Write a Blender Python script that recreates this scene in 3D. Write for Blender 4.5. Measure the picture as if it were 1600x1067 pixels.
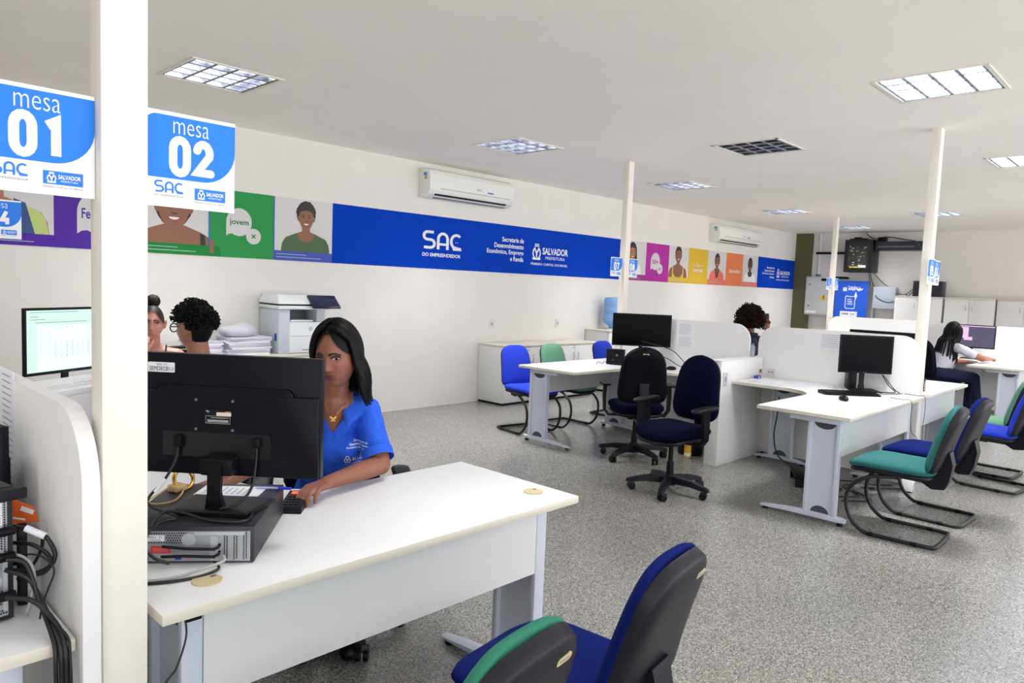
import bpy, bmesh, math, random
from mathutils import Vector, Matrix
from math import sin, cos, pi, radians as rad

random.seed(7)
S = bpy.context.scene
for o in list(bpy.data.objects):
    bpy.data.objects.remove(o)
COL = S.collection

# ------------------------------------------------------------------ camera
YAW, PITCH, ROLL, FPX, CAMH = 0.80350832, 0.07740956, 0.0397994, 1128.62, 1.5
_f = Vector((sin(YAW) * cos(PITCH), cos(YAW) * cos(PITCH), -sin(PITCH)))
_r = Vector((cos(YAW), -sin(YAW), 0.0))
_u = _r.cross(_f)
_r2 = _r * cos(ROLL) + _u * sin(ROLL)
_u2 = -_r * sin(ROLL) + _u * cos(ROLL)
cd = bpy.data.cameras.new('camera')
cam = bpy.data.objects.new('camera', cd)
COL.objects.link(cam)
cam.matrix_world = Matrix(((_r2.x, _u2.x, -_f.x, 0), (_r2.y, _u2.y, -_f.y, 0), (_r2.z, _u2.z, -_f.z, CAMH), (0, 0, 0, 1)))
cd.sensor_fit = 'HORIZONTAL'
cd.sensor_width = 36.0
cd.lens = FPX / 1600 * 36.0
cd.clip_start = 0.05
cd.clip_end = 200
S.camera = cam

# ------------------------------------------------------------------ world, exposure
W = bpy.data.worlds.new('world')
S.world = W
W.use_nodes = True
_bg = W.node_tree.nodes['Background']
_wn = W.node_tree.nodes
_wl = W.node_tree.links
_tc = _wn.new('ShaderNodeTexCoord')
_sx = _wn.new('ShaderNodeSeparateXYZ')
_cr = _wn.new('ShaderNodeValToRGB')       # added ceiling fill: world made brighter below the horizon, softer above
_cr.color_ramp.elements[0].position = 0.0
_cr.color_ramp.elements[0].color = (1.0, .985, .965, 1)
_cr.color_ramp.elements[1].position = 1.0
_cr.color_ramp.elements[1].color = (.30, .34, .40, 1)
_mr = _wn.new('ShaderNodeMapRange')
_mr.inputs[1].default_value = -.15
_mr.inputs[2].default_value = .25
_wl.new(_tc.outputs['Generated'], _sx.inputs[0])
_wl.new(_sx.outputs[2], _mr.inputs[0])
_wl.new(_mr.outputs[0], _cr.inputs[0])
_wl.new(_cr.outputs[0], _bg.inputs[0])
_bg.inputs[1].default_value = 2.6
S.view_settings.view_transform = 'Standard'
S.view_settings.look = 'None'
S.view_settings.gamma = 1.0
S.view_settings.use_curve_mapping = False
S.view_settings.exposure = 0.84
LAMP_POWER = 42.0

# room measures (metres); X runs along the long wall, Y towards it
WALL_Y = 6.70
BACK_X = 15.95
CEIL = 2.88
TOP = 0.74


# ------------------------------------------------------------------ helpers
def lin(c):
    c = c / 255.0
    return c / 12.92 if c <= 0.04045 else ((c + 0.055) / 1.055) ** 2.4


def rgb(r, g, b):
    return (lin(r), lin(g), lin(b), 1.0)


_m = {}


def mat(name, col=(200, 200, 200), rough=0.5, metal=0.0, noise=0.0, nscale=60.0, bump=0.0, bscale=200.0,
        emit=None, estr=0.0, alpha=None, trans=0.0, coat=0.0, spec=0.5, colattr=False, sheen=0.0):
    if name in _m:
        return _m[name]
    m = bpy.data.materials.new(name)
    m.use_nodes = True
    nt = m.node_tree
    b = nt.nodes['Principled BSDF']
    c = rgb(*col)
    b.inputs['Base Color'].default_value = c
    b.inputs['Roughness'].default_value = rough
    b.inputs['Metallic'].default_value = metal
    b.inputs['Specular IOR Level'].default_value = spec
    b.inputs['Coat Weight'].default_value = coat
    b.inputs['Sheen Weight'].default_value = sheen
    if trans:
        b.inputs['Transmission Weight'].default_value = trans
    if alpha is not None:
        b.inputs['Alpha'].default_value = alpha
    if emit:
        b.inputs['Emission Color'].default_value = rgb(*emit)
        b.inputs['Emission Strength'].default_value = estr
    tc = nt.nodes.new('ShaderNodeTexCoord')
    if colattr:
        a = nt.nodes.new('ShaderNodeVertexColor')
        a.layer_name = 'Col'
        nt.links.new(a.outputs[0], b.inputs['Base Color'])
    elif noise:
        n = nt.nodes.new('ShaderNodeTexNoise')
        n.inputs['Scale'].default_value = nscale
        n.inputs['Detail'].default_value = 4
        r = nt.nodes.new('ShaderNodeValToRGB')
        r.color_ramp.elements[0].position = 0.3
        r.color_ramp.elements[1].position = 0.7
        r.color_ramp.elements[0].color = tuple(x * (1 - noise) for x in c[:3]) + (1,)
        r.color_ramp.elements[1].color = tuple(min(1, x * (1 + noise)) for x in c[:3]) + (1,)
        nt.links.new(tc.outputs['Object'], n.inputs['Vector'])
        nt.links.new(n.outputs[0], r.inputs[0])
        nt.links.new(r.outputs[0], b.inputs['Base Color'])
    if bump:
        n2 = nt.nodes.new('ShaderNodeTexNoise')
        n2.inputs['Scale'].default_value = bscale
        n2.inputs['Detail'].default_value = 3
        bp = nt.nodes.new('ShaderNodeBump')
        bp.inputs['Strength'].default_value = bump
        bp.inputs['Distance'].default_value = 0.002
        nt.links.new(tc.outputs['Object'], n2.inputs['Vector'])
        nt.links.new(n2.outputs[0], bp.inputs['Height'])
        nt.links.new(bp.outputs[0], b.inputs['Normal'])
    _m[name] = m
    return m


class G:
    """collects shapes; M is applied to everything added"""
    def __init__(s, M=None):
        s.bm = bmesh.new()
        s.M = M or Matrix()
        s.k = 0

    def _fin(s, verts, faces, bev=0, seg=2):
        for f in faces:
            f.material_index = s.k
        if bev:
            ed = list({e for f in faces for e in f.edges})
            r = bmesh.ops.bevel(s.bm, geom=ed, offset=bev, segments=seg, affect='EDGES', profile=0.5)
            for f in r['faces']:
                f.material_index = s.k

    def box(s, x0, x1, y0, y1, z0, z1, bev=0, M=None, seg=2):
        T = s.M @ (M or Matrix())
        P = [T @ Vector(p) for p in ((x0, y0, z0), (x1, y0, z0), (x1, y1, z0), (x0, y1, z0), (x0, y0, z1), (x1, y0, z1), (x1, y1, z1), (x0, y1, z1))]
        v = [s.bm.verts.new(p) for p in P]
        F = [s.bm.faces.new([v[i] for i in q]) for q in ((3, 2, 1, 0), (4, 5, 6, 7), (0, 1, 5, 4), (1, 2, 6, 5), (2, 3, 7, 6), (3, 0, 4, 7))]
        s._fin(v, F, bev, seg)
        return s

    def rings(s, rings, close=True, cap0=True, cap1=True, M=None):
        T = s.M @ (M or Matrix())
        V = [[s.bm.verts.new(T @ Vector(p)) for p in r] for r in rings]
        F = []
        n = len(V[0])
        for a, b in zip(V, V[1:]):
            for i in range(n if close else n - 1):
                j = (i + 1) % n
                F.append(s.bm.faces.new((a[i], a[j], b[j], b[i])))
        if cap0:
            F.append(s.bm.faces.new(V[0][::-1]))
        if cap1:
            F.append(s.bm.faces.new(V[-1]))
        for f in F:
            f.material_index = s.k
        return s

    def cyl(s, p, q, r, r2=None, n=16, caps=True):
        p, q = Vector(p), Vector(q)
        r2 = r if r2 is None else r2
        d = (q - p).normalized()
        a = d.orthogonal().normalized()
        b = d.cross(a)
        R = [[c + (a * cos(t) + b * sin(t)) * rr for t in [2 * pi * i / n for i in range(n)]] for c, rr in ((p, r), (q, r2))]
        return s.rings(R, True, caps, caps)

    def tube(s, pts, r, n=8, sub=0, closed=False, rr=None):
        pts = [Vector(p) for p in pts]
        if sub:
            out = []
            m = len(pts)
            rng = range(m if closed else m - 1)
            for i in rng:
                if closed:
                    p0, p1, p2, p3 = pts[i - 1], pts[i], pts[(i + 1) % m], pts[(i + 2) % m]
                else:
                    p0, p1, p2, p3 = pts[max(i - 1, 0)], pts[i], pts[i + 1], pts[min(i + 2, m - 1)]
                for k in range(sub):
                    t = k / sub
                    out.append(0.5 * ((2 * p1) + (-p0 + p2) * t + (2 * p0 - 5 * p1 + 4 * p2 - p3) * t * t + (-p0 + 3 * p1 - 3 * p2 + p3) * t ** 3))
            if not closed:
                out.append(pts[-1])
            pts = out
        m = len(pts)
        rad_ = [r] * m if rr is None else [rr[0] + (rr[-1] - rr[0]) * i / (m - 1) if len(rr) == 2 else rr[min(int(i / (m - 1) * (len(rr) - 1)), len(rr) - 2)] * (1 - (i / (m - 1) * (len(rr) - 1)) % 1 if i < m - 1 else 0) + rr[min(int(i / (m - 1) * (len(rr) - 1)), len(rr) - 2) + 1] * ((i / (m - 1) * (len(rr) - 1)) % 1 if i < m - 1 else 1) for i in range(m)]
        tang = []
        for i in range(m):
            if closed:
                t = pts[(i + 1) % m] - pts[i - 1]
            else:
                t = pts[min(i + 1, m - 1)] - pts[max(i - 1, 0)]
            tang.append(t.normalized() if t.length > 1e-9 else Vector((0, 0, 1)))
        a = tang[0].orthogonal().normalized()
        R = []
        for i in range(m):
            a = (a - tang[i] * a.dot(tang[i]))
            a = a.normalized() if a.length > 1e-6 else tang[i].orthogonal().normalized()
            b = tang[i].cross(a)
            R.append([pts[i] + (a * cos(2 * pi * j / n) + b * sin(2 * pi * j / n)) * rad_[i] for j in range(n)])
        if closed:
            R.append(R[0])
            # join the seam with the best matching rotation
            last = R[-2]
            best = min(range(n), key=lambda k: (last[0] - R[0][k]).length)
            R[-1] = [R[0][(j + best) % n] for j in range(n)]
            return s.rings(R, True, False, False)
        return s.rings(R, True, True, True)

    def sph(s, c, r, u=16, v=10, M=None):
        if not hasattr(r, '__len__'):
            r = (r, r, r)
        c = Vector(c)
        T = s.M @ Matrix.Translation(c) @ (M or Matrix())
        R = []
        for i in range(1, v):
            ph = pi * i / v
            R.append([Vector((r[0] * sin(ph) * cos(2 * pi * j / u), r[1] * sin(ph) * sin(2 * pi * j / u), -r[2] * cos(ph))) for j in range(u)])
        V = [[s.bm.verts.new(T @ p) for p in q] for q in R]
        F = []
        for a, b in zip(V, V[1:]):
            for i in range(u):
                F.append(s.bm.faces.new((a[i], a[(i + 1) % u], b[(i + 1) % u], b[i])))
        t0 = s.bm.verts.new(T @ Vector((0, 0, -r[2])))
        t1 = s.bm.verts.new(T @ Vector((0, 0, r[2])))
        for i in range(u):
            F.append(s.bm.faces.new((V[0][(i + 1) % u], V[0][i], t0)))
            F.append(s.bm.faces.new((V[-1][i], V[-1][(i + 1) % u], t1)))
        for f in F:
            f.material_index = s.k
        return s

    def prism(s, poly, h0, h1, M=None, bev=0):
        """poly in local xy, extruded local z h0..h1"""
        T = s.M @ (M or Matrix())
        a = [s.bm.verts.new(T @ Vector((p[0], p[1], h0))) for p in poly]
        b = [s.bm.verts.new(T @ Vector((p[0], p[1], h1))) for p in poly]
        n = len(poly)
        F = [s.bm.faces.new(a[::-1]), s.bm.faces.new(b)]
        for i in range(n):
            F.append(s.bm.faces.new((a[i], a[(i + 1) % n], b[(i + 1) % n], b[i])))
        s._fin(a + b, F, bev)
        return s

    def flat(s, poly, h=0.0, M=None):
        T = s.M @ (M or Matrix())
        f = s.bm.faces.new([s.bm.verts.new(T @ Vector((p[0], p[1], h))) for p in poly])
        f.material_index = s.k
        return s

    def pad(s, outline, t, fn=None, sv=(0, .35, .65, .82, .92, .97, 1.0), p=5.0, M=None, ratio=(0.5, 0.5)):
        """cushion: outline (local xy) around 0,0 with rounded thickness t"""
        T = s.M @ (M or Matrix())
        fn = fn or (lambda x, y, z: (x, y, z))
        lst = [(q, ratio[0] * t * (1 - q ** p) ** 0.5) for q in sv] + [(q, -ratio[1] * t * (1 - q ** p) ** 0.5) for q in sv[::-1][1:]]
        V = []
        for q, z in lst:
            if q == 0:
                V.append([s.bm.verts.new(T @ Vector(fn(0, 0, z)))])
            else:
                V.append([s.bm.verts.new(T @ Vector(fn(x * q, y * q, z))) for x, y in outline])
        n = len(outline)
        F = []
        for a, b in zip(V, V[1:]):
            for i in range(n):
                j = (i + 1) % n
                if len(a) == 1:
                    F.append(s.bm.faces.new((a[0], b[i], b[j])))
                elif len(b) == 1:
                    F.append(s.bm.faces.new((a[i], b[0], a[j])))
                else:
                    F.append(s.bm.faces.new((a[i], b[i], b[j], a[j])))
        for f in F:
            f.material_index = s.k
        return s

    def obj(s, name, mats, parent=None, smooth=None, loc=None):
        if any(len(e.link_faces) != 1 for e in s.bm.edges):
            bmesh.ops.recalc_face_normals(s.bm, faces=s.bm.faces)
        me = bpy.data.meshes.new(name)
        if smooth is None:
            s.bm.to_mesh(me)
        else:
            for f in s.bm.faces:
                f.smooth = True
            for e in s.bm.edges:
                if len(e.link_faces) == 2:
                    e.smooth = e.calc_face_angle(0) < rad(smooth)
            s.bm.to_mesh(me)
        s.bm.free()
        for m in (mats if isinstance(mats, (list, tuple)) else [mats]):
            me.materials.append(m)
        o = bpy.data.objects.new(name, me)
        COL.objects.link(o)
        if parent:
            o.parent = parent
        if loc:
            o.location = loc
        return o


def thing(name, label, cat, loc=(0, 0, 0), rz=0.0, group=None):
    o = bpy.data.objects.new(name, None)
    o.empty_display_size = 0.1
    COL.objects.link(o)
    o.location = loc
    o.rotation_euler = (0, 0, rz)
    o['label'] = label
    o['category'] = cat
    if group:
        o['group'] = group
    return o


def tag(o, label, cat, group=None, kind=None):
    o['label'] = label
    o['category'] = cat
    if group:
        o['group'] = group
    if kind:
        o['kind'] = kind
    return o


def struct(o):
    o['kind'] = 'structure'
    return o


def dup(root, loc, rz, label, group=None):
    r = root.copy()
    COL.objects.link(r)
    r.location = loc
    r.rotation_euler = (0, 0, rz)
    r['label'] = label
    if group:
        r['group'] = group

    def rec(a, b):
        for ch in list(a.children):
            c = ch.copy()
            COL.objects.link(c)
            c.parent = b
            rec(ch, c)
    rec(root, r)
    return r


def RX(a): return Matrix.Rotation(a, 4, 'X')
def RY(a): return Matrix.Rotation(a, 4, 'Y')
def RZ(a): return Matrix.Rotation(a, 4, 'Z')
def TR(x, y, z): return Matrix.Translation((x, y, z))


WALLM = Matrix(((1, 0, 0, 0), (0, 0, -1, 0), (0, 1, 0, 0), (0, 0, 0, 1)))   # local xy -> world xz, local +z -> world -y
BACKM = Matrix(((0, 0, -1, 0), (-1, 0, 0, 0), (0, 1, 0, 0), (0, 0, 0, 1)))  # local x -> -y, local y -> z, local z -> -x


def rrect(x0, x1, y0, y1, r, n=6):
    """rounded rectangle; r = one radius or (bl, br, tr, tl)"""
    if not hasattr(r, '__len__'):
        r = (r,) * 4
    P = []
    for (cx, cy, rr, a0) in ((x0 + r[0], y0 + r[0], r[0], pi), (x1 - r[1], y0 + r[1], r[1], 1.5 * pi), (x1 - r[2], y1 - r[2], r[2], 0), (x0 + r[3], y1 - r[3], r[3], .5 * pi)):
        if rr < 1e-5:
            P.append((cx, cy))
        else:
            for i in range(n + 1):
                a = a0 + .5 * pi * i / n
                P.append((cx + rr * cos(a), cy + rr * sin(a)))
    return P


def disc(cx, cy, rx, ry=None, n=24, a0=0, a1=2 * pi):
    ry = ry or rx
    full = abs(a1 - a0 - 2 * pi) < 1e-6
    m = n if full else n + 1
    return [(cx + rx * cos(a0 + (a1 - a0) * i / n), cy + ry * sin(a0 + (a1 - a0) * i / n)) for i in range(m)]


# --- lettering -----------------------------------------------------------
_tc = {}


def text_polys(txt, bold=0.0):
    """verts, faces of flat text, bbox normalised to 0..1 in both axes, plus its aspect"""
    key = (txt, bold)
    if key in _tc:
        return _tc[key]
    cu = bpy.data.curves.new('t', 'FONT')
    cu.body = txt
    cu.offset = bold
    cu.resolution_u = 3
    cu.space_line = 0.95
    cu.align_x = 'LEFT'
    o = bpy.data.objects.new('t', cu)
    COL.objects.link(o)
    bpy.context.view_layer.update()
    dg = bpy.context.evaluated_depsgraph_get()
    me = bpy.data.meshes.new_from_object(o.evaluated_get(dg))
    V = [(v.co.x, v.co.y) for v in me.vertices]
    F = [tuple(p.vertices) for p in me.polygons]
    bpy.data.objects.remove(o)
    bpy.data.curves.remove(cu)
    bpy.data.meshes.remove(me)
    x0, x1 = min(v[0] for v in V), max(v[0] for v in V)
    y0, y1 = min(v[1] for v in V), max(v[1] for v in V)
    V = [((x - x0) / (x1 - x0), (y - y0) / (y1 - y0)) for x, y in V]
    _tc[key] = (V, F, (x1 - x0) / (y1 - y0))
    return _tc[key]


def put_text(g, txt, x0, y0, w=None, h=None, bold=0.0, z=0.0, M=None, align='l'):
    """write txt with its bbox lower left corner at x0,y0 (align r: lower right, c: centre bottom)"""
    V, F, asp = text_polys(txt, bold)
    if w is None:
        w = h * asp
    if h is None:
        h = w / asp
    if align == 'r':
        x0 -= w
    elif align == 'c':
        x0 -= w / 2
    T = g.M @ (M or Matrix())
    vs = [g.bm.verts.new(T @ Vector((x0 + x * w, y0 + y * h, z))) for x, y in V]
    for f in F:
        try:
            q = g.bm.faces.new([vs[i] for i in f])
            q.material_index = g.k
        except ValueError:
            pass
    return w


_zk = [0]


def stroke(g, pts, w, z=0.0, M=None, caps=True):
    """thick flat polyline as one ribbon with mitred joints; each stroke sits a hair above the last"""
    _zk[0] = (_zk[0] + 1) % 6
    z = z + _zk[0] * 6e-5
    P = [Vector((p[0], p[1])) for p in pts]
    P = [P[0]] + [b for a, b in zip(P, P[1:]) if (b - a).length > 1e-7]
    if len(P) < 2:
        return
    closed = (P[0] - P[-1]).length < 1e-6 * 50 + w * .02
    if closed:
        P = P[:-1]
    n = len(P)
    T = g.M @ (M or Matrix())
    A, B = [], []
    for i in range(n):
        if closed:
            d0, d1 = (P[i] - P[i - 1]).normalized(), (P[(i + 1) % n] - P[i]).normalized()
        else:
            d0 = (P[i] - P[max(i - 1, 0)]).normalized() if i else (P[1] - P[0]).normalized()
            d1 = (P[min(i + 1, n - 1)] - P[i]).normalized() if i < n - 1 else d0
        n0, n1 = Vector((-d0.y, d0.x)), Vector((-d1.y, d1.x))
        m = (n0 + n1)
        m = m.normalized() if m.length > 1e-6 else n0
        k = w / 2 / max(.5, m.dot(n0))
        A.append(g.bm.verts.new(T @ Vector((P[i].x + m.x * k, P[i].y + m.y * k, z))))
        B.append(g.bm.verts.new(T @ Vector((P[i].x - m.x * k, P[i].y - m.y * k, z))))
    for i in range(n if closed else n - 1):
        j = (i + 1) % n
        g.bm.faces.new((A[i], B[i], B[j], A[j])).material_index = g.k
    if caps and not closed:
        for idx, oth in ((0, 1), (n - 1, n - 2)):
            d = (P[idx] - P[oth]).normalized()
            a0 = math.atan2(d.y, d.x)
            g.flat([(P[idx].x + w / 2 * cos(a0 - pi / 2 + pi * k / 8), P[idx].y + w / 2 * sin(a0 - pi / 2 + pi * k / 8)) for k in range(9)], z, M)


def arc(cx, cy, r, a0, a1, n=12, ry=None):
    ry = ry or r
    return [(cx + r * cos(rad(a0 + (a1 - a0) * i / n)), cy + ry * sin(rad(a0 + (a1 - a0) * i / n))) for i in range(n + 1)]


def sac_logo(g, x, y, w, h, z=0.0, M=None):
    """rounded S A C, the C ending in a speech tail"""
    T = (M or Matrix()) @ TR(x, y, 0) @ Matrix.Diagonal((w / 3.0, h / 1.35, 1, 1))
    t = 0.2
    stroke(g, [(0.80, 1.25), (0.36, 1.25)] + arc(0.36, 0.97, 0.28, 90, 270, 8) + [(0.58, 0.69)] + arc(0.58, 0.4, 0.29, 90, -90, 8) + [(0.1, 0.11)], t, z, T, False)
    stroke(g, [(1.15, 0.02), (1.15, 0.8)] + arc(1.5, 0.8, 0.35, 180, 0, 10, 0.4) + [(1.85, 0.02)], t, z, T, False)
    stroke(g, [(1.15, 0.4), (1.85, 0.4)], 0.17, z, T, False)
    stroke(g, arc(2.55, 0.68, 0.42, 50, 285, 14, 0.5), t, z, T, False)
    g.flat([(2.15, 0.45), (2.3, 0.0), (2.95, 0.02), (2.92, 0.24), (2.5, 0.3)], z + .0006, T)
    g.flat(disc(2.5, 0.62, 0.035, n=8), z + .0006, T)
    g.flat(disc(2.64, 0.62, 0.035, n=8), z + .0006, T)


def crest(g, x, y, s, z=0.0, M=None):
    """small city emblem: crown, shield with a Y and two side volutes; s = height"""
    T = (M or Matrix()) @ TR(x, y, 0) @ Matrix.Diagonal((s, s, 1, 1))
    stroke(g, arc(0.5, 0.42, 0.34, 120, 250, 8, 0.36), 0.10, z, T)
    stroke(g, arc(0.5, 0.42, 0.34, 60, -70, 8, 0.36), 0.10, z, T)
    g.flat([(0.16, 0.0), (0.84, 0.0), (0.9, 0.12), (0.1, 0.12)], z, T)
    stroke(g, [(0.36, 0.62), (0.5, 0.42), (0.64, 0.62)], 0.12, z, T)
    stroke(g, [(0.5, 0.42), (0.5, 0.2)], 0.12, z, T)
    stroke(g, [(0.3, 0.86), (0.7, 0.86)], 0.07, z, T)
    stroke(g, [(0.32, 0.97), (0.68, 0.97)], 0.06, z, T)


def city_block(g, x, y, w, h, z=0.0, M=None, tagline=True):
    """emblem + SALVADOR / PREFEITURA; (x, y) lower left, w x h overall"""
    b = 0.18 * h if tagline else 0
    crest(g, x, y + b * 1.4, (h - b * 1.4), z, M)
    cx = x + (h - b * 1.4) * 1.05
    put_text(g, 'SALVADOR', cx, y + b + (h - b) * 0.42, x + w - cx, (h - b) * 0.40, 0.025, z, M)
    put_text(g, 'PREFEITURA', cx + 0.12 * (x + w - cx), y + b + (h - b) * 0.14, (x + w - cx) * 0.76, (h - b) * 0.17, 0, z, M)
    if tagline:
        put_text(g, 'PRIMEIRA CAPITAL DO BRASIL', x, y, w, b * 0.62, 0.01, z, M)


# --- shared materials ----------------------------------------------------
M_WHITE = mat('laminate white', (226, 226, 225), 0.42, bump=0.03, bscale=400)
M_EDGE = mat('laminate edge', (220, 213, 198), 0.5)
M_CREAM = mat('cream plastic', (204, 190, 146), 0.5)
M_LEG = mat('grey painted steel', (205, 210, 222), 0.4)
M_BLACK = mat('black plastic', (9, 9, 13), 0.45, bump=0.12, bscale=900, spec=.22)
M_BLACKG = mat('black gloss', (6, 6, 9), 0.18, spec=.35)
M_SHELL = mat('charcoal moulded plastic', (22, 20, 30), 0.42, bump=0.15, bscale=700, spec=.25)
M_CABLE = mat('black cable', (16, 16, 18), 0.45)
M_CABLEG = mat('grey cable', (170, 170, 168), 0.5)
M_PAPER = mat('paper', (238, 238, 244), 0.8)
M_INK = mat('print grey', (150, 152, 165), 0.8)
M_PRWHITE = mat('white print', (240, 240, 240), 0.5)
M_SIGNBLUE = mat('sign blue', (48, 128, 232), 0.6, spec=.2)
M_BANNER = mat('banner blue', (1, 62, 184), 0.75, spec=.1)
M_NAVY = mat('navy fabric', (10, 26, 92), 0.95, noise=.25, nscale=500, bump=.4, bscale=900, spec=.1)
M_DNAVY = mat('dark navy fabric', (3, 6, 36), 0.95, noise=.25, nscale=500, bump=.4, bscale=900, spec=.1)
M_ROYAL = mat('royal blue fabric', (12, 50, 186), 0.9, noise=.2, nscale=500, bump=.4, bscale=900)
M_GREEN = mat('green fabric', (26, 98, 98), 0.9, noise=.25, nscale=500, bump=.4, bscale=900)
M_SAGE = mat('sage green fabric', (98, 150, 122), 0.9, noise=.2, nscale=500, bump=.4, bscale=900)
M_CHROME = mat('chrome', (200, 200, 205), 0.2, metal=1.0)
M_GREY = mat('grey print', (110, 114, 130), .6)
# ================================================================== SETTING
# terrazzo floor
fm = bpy.data.materials.new('terrazzo')
fm.use_nodes = True
nt = fm.node_tree
b = nt.nodes['Principled BSDF']
tc = nt.nodes.new('ShaderNodeTexCoord')


def ramp(src, stops):
    r = nt.nodes.new('ShaderNodeValToRGB')
    el = r.color_ramp.elements
    el[0].position, el[0].color = stops[0][0], rgb(*stops[0][1])
    el[1].position, el[1].color = stops[-1][0], rgb(*stops[-1][1])
    for p, c in stops[1:-1]:
        e = el.new(p)
        e.color = rgb(*c)
    nt.links.new(src, r.inputs[0])
    return r.outputs[0]


v = nt.nodes.new('ShaderNodeTexVoronoi')
v.inputs['Scale'].default_value = 210
nt.links.new(tc.outputs['Object'], v.inputs['Vector'])
sep = nt.nodes.new('ShaderNodeSeparateColor')
nt.links.new(v.outputs['Color'], sep.inputs[0])
chips = ramp(sep.outputs[0], [(0, (72, 72, 69)), (.14, (98, 98, 93)), (.28, (132, 131, 126)), (.7, (150, 148, 142)), (.86, (176, 173, 167)), (1, (196, 193, 187))])
n = nt.nodes.new('ShaderNodeTexNoise')
n.inputs['Scale'].default_value = 1.1
n.inputs['Detail'].default_value = 5
nt.links.new(tc.outputs['Object'], n.inputs['Vector'])
patch = ramp(n.outputs[0], [(.2, (232, 232, 230)), (.8, (255, 255, 255))])
mx = nt.nodes.new('ShaderNodeMix')
mx.data_type = 'RGBA'
mx.blend_type = 'MULTIPLY'
mx.inputs[0].default_value = 1.0
nt.links.new(chips, mx.inputs[6])
nt.links.new(patch, mx.inputs[7])
nt.links.new(mx.outputs[2], b.inputs['Base Color'])
rr = nt.nodes.new('ShaderNodeMapRange')
rr.inputs[3].default_value = 0.19
rr.inputs[4].default_value = 0.26
nt.links.new(n.outputs[0], rr.inputs[0])
nt.links.new(rr.outputs[0], b.inputs['Roughness'])

M_WALL = mat('wall paint', (232, 229, 224), 0.75, noise=.02, nscale=3, bump=.15, bscale=120)
M_CEIL = mat('ceiling paint', (250, 245, 240), 0.9, noise=.015, nscale=2)
M_OLIVE = mat('olive paint', (92, 88, 58), 0.7)

X0, Y0 = -4.0, -3.6
g = G(); g.box(X0, BACK_X + .2, Y0, WALL_Y + .2, -.12, 0); struct(g.obj('floor', fm))
g = G(); g.box(X0, BACK_X, WALL_Y, WALL_Y + .2, 0, CEIL); struct(g.obj('wall_left', M_WALL))
g = G(); g.box(BACK_X, BACK_X + .2, Y0, WALL_Y + .2, 0, CEIL); struct(g.obj('wall_back', M_WALL))
# olive pilaster in the far corner
g = G(); g.box(BACK_X - .12, BACK_X, WALL_Y - .34, WALL_Y, 0, CEIL - .0); struct(g.obj('trim_1', M_OLIVE))
# unseen near end wall, added to block outside light from that side
g = G(); g.box(X0 - .2, X0, Y0, WALL_Y + .2, 0, CEIL); struct(g.obj('wall_near_unseen', M_WALL))

# lamps: square recessed troffers; the ceiling has an opening for each
LAMPS = [(2.27, 5.14, 1), (5.25, 5.09, 1), (8.33, 5.09, 1), (11.63, 5.15, 1), (14.72, 5.15, 1),
         (6.53, 3.18, 0), (12.85, 3.22, 1),
         (5.24, 1.36, 1), (8.40, 1.36, 1), (2.05, 1.36, 1), (-0.9, 3.2, 1), (-.9, .2, 1), (11.6, 1.36, 1), (3.4, -1.4, 1)]  # last entries: lamps out of view, added for fill light
LS = 0.31
# ceiling slab with holes
xs = sorted({X0, BACK_X + .2} | {c[0] + d for c in LAMPS for d in (-LS, LS)})
ys = sorted({Y0, WALL_Y + .2} | {c[1] + d for c in LAMPS for d in (-LS, LS)})
g = G()
for i in range(len(xs) - 1):
    for j in range(len(ys) - 1):
        cx, cy = (xs[i] + xs[i + 1]) / 2, (ys[j] + ys[j + 1]) / 2
        if any(abs(cx - c[0]) < LS and abs(cy - c[1]) < LS for c in LAMPS):
            continue
        g.flat([(xs[i], ys[j]), (xs[i], ys[j + 1]), (xs[i + 1], ys[j + 1]), (xs[i + 1], ys[j])], CEIL)
bmesh.ops.remove_doubles(g.bm, verts=g.bm.verts, dist=1e-5)
r = bmesh.ops.extrude_face_region(g.bm, geom=g.bm.faces[:])
bmesh.ops.translate(g.bm, verts=[e for e in r['geom'] if isinstance(e, bmesh.types.BMVert)], vec=(0, 0, .14))
struct(g.obj('ceiling', M_CEIL))

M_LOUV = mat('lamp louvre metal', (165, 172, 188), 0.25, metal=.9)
M_LFRAME = mat('lamp frame', (232, 230, 218), 0.5)
M_TRAY = mat('lamp tray', (200, 205, 216), 0.3, metal=.6)
M_TUBE = mat('lamp tube', (255, 255, 255), 0.4, emit=(250, 251, 255), estr=3.0)
M_TUBEOFF = mat('lamp tube off', (225, 225, 225), 0.3)


M_LOUVD = mat('lamp louvre metal painted dim', (84, 86, 94), 0.25, metal=.9)  # same louvre, its dimmer lit look painted in as darker metal


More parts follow.
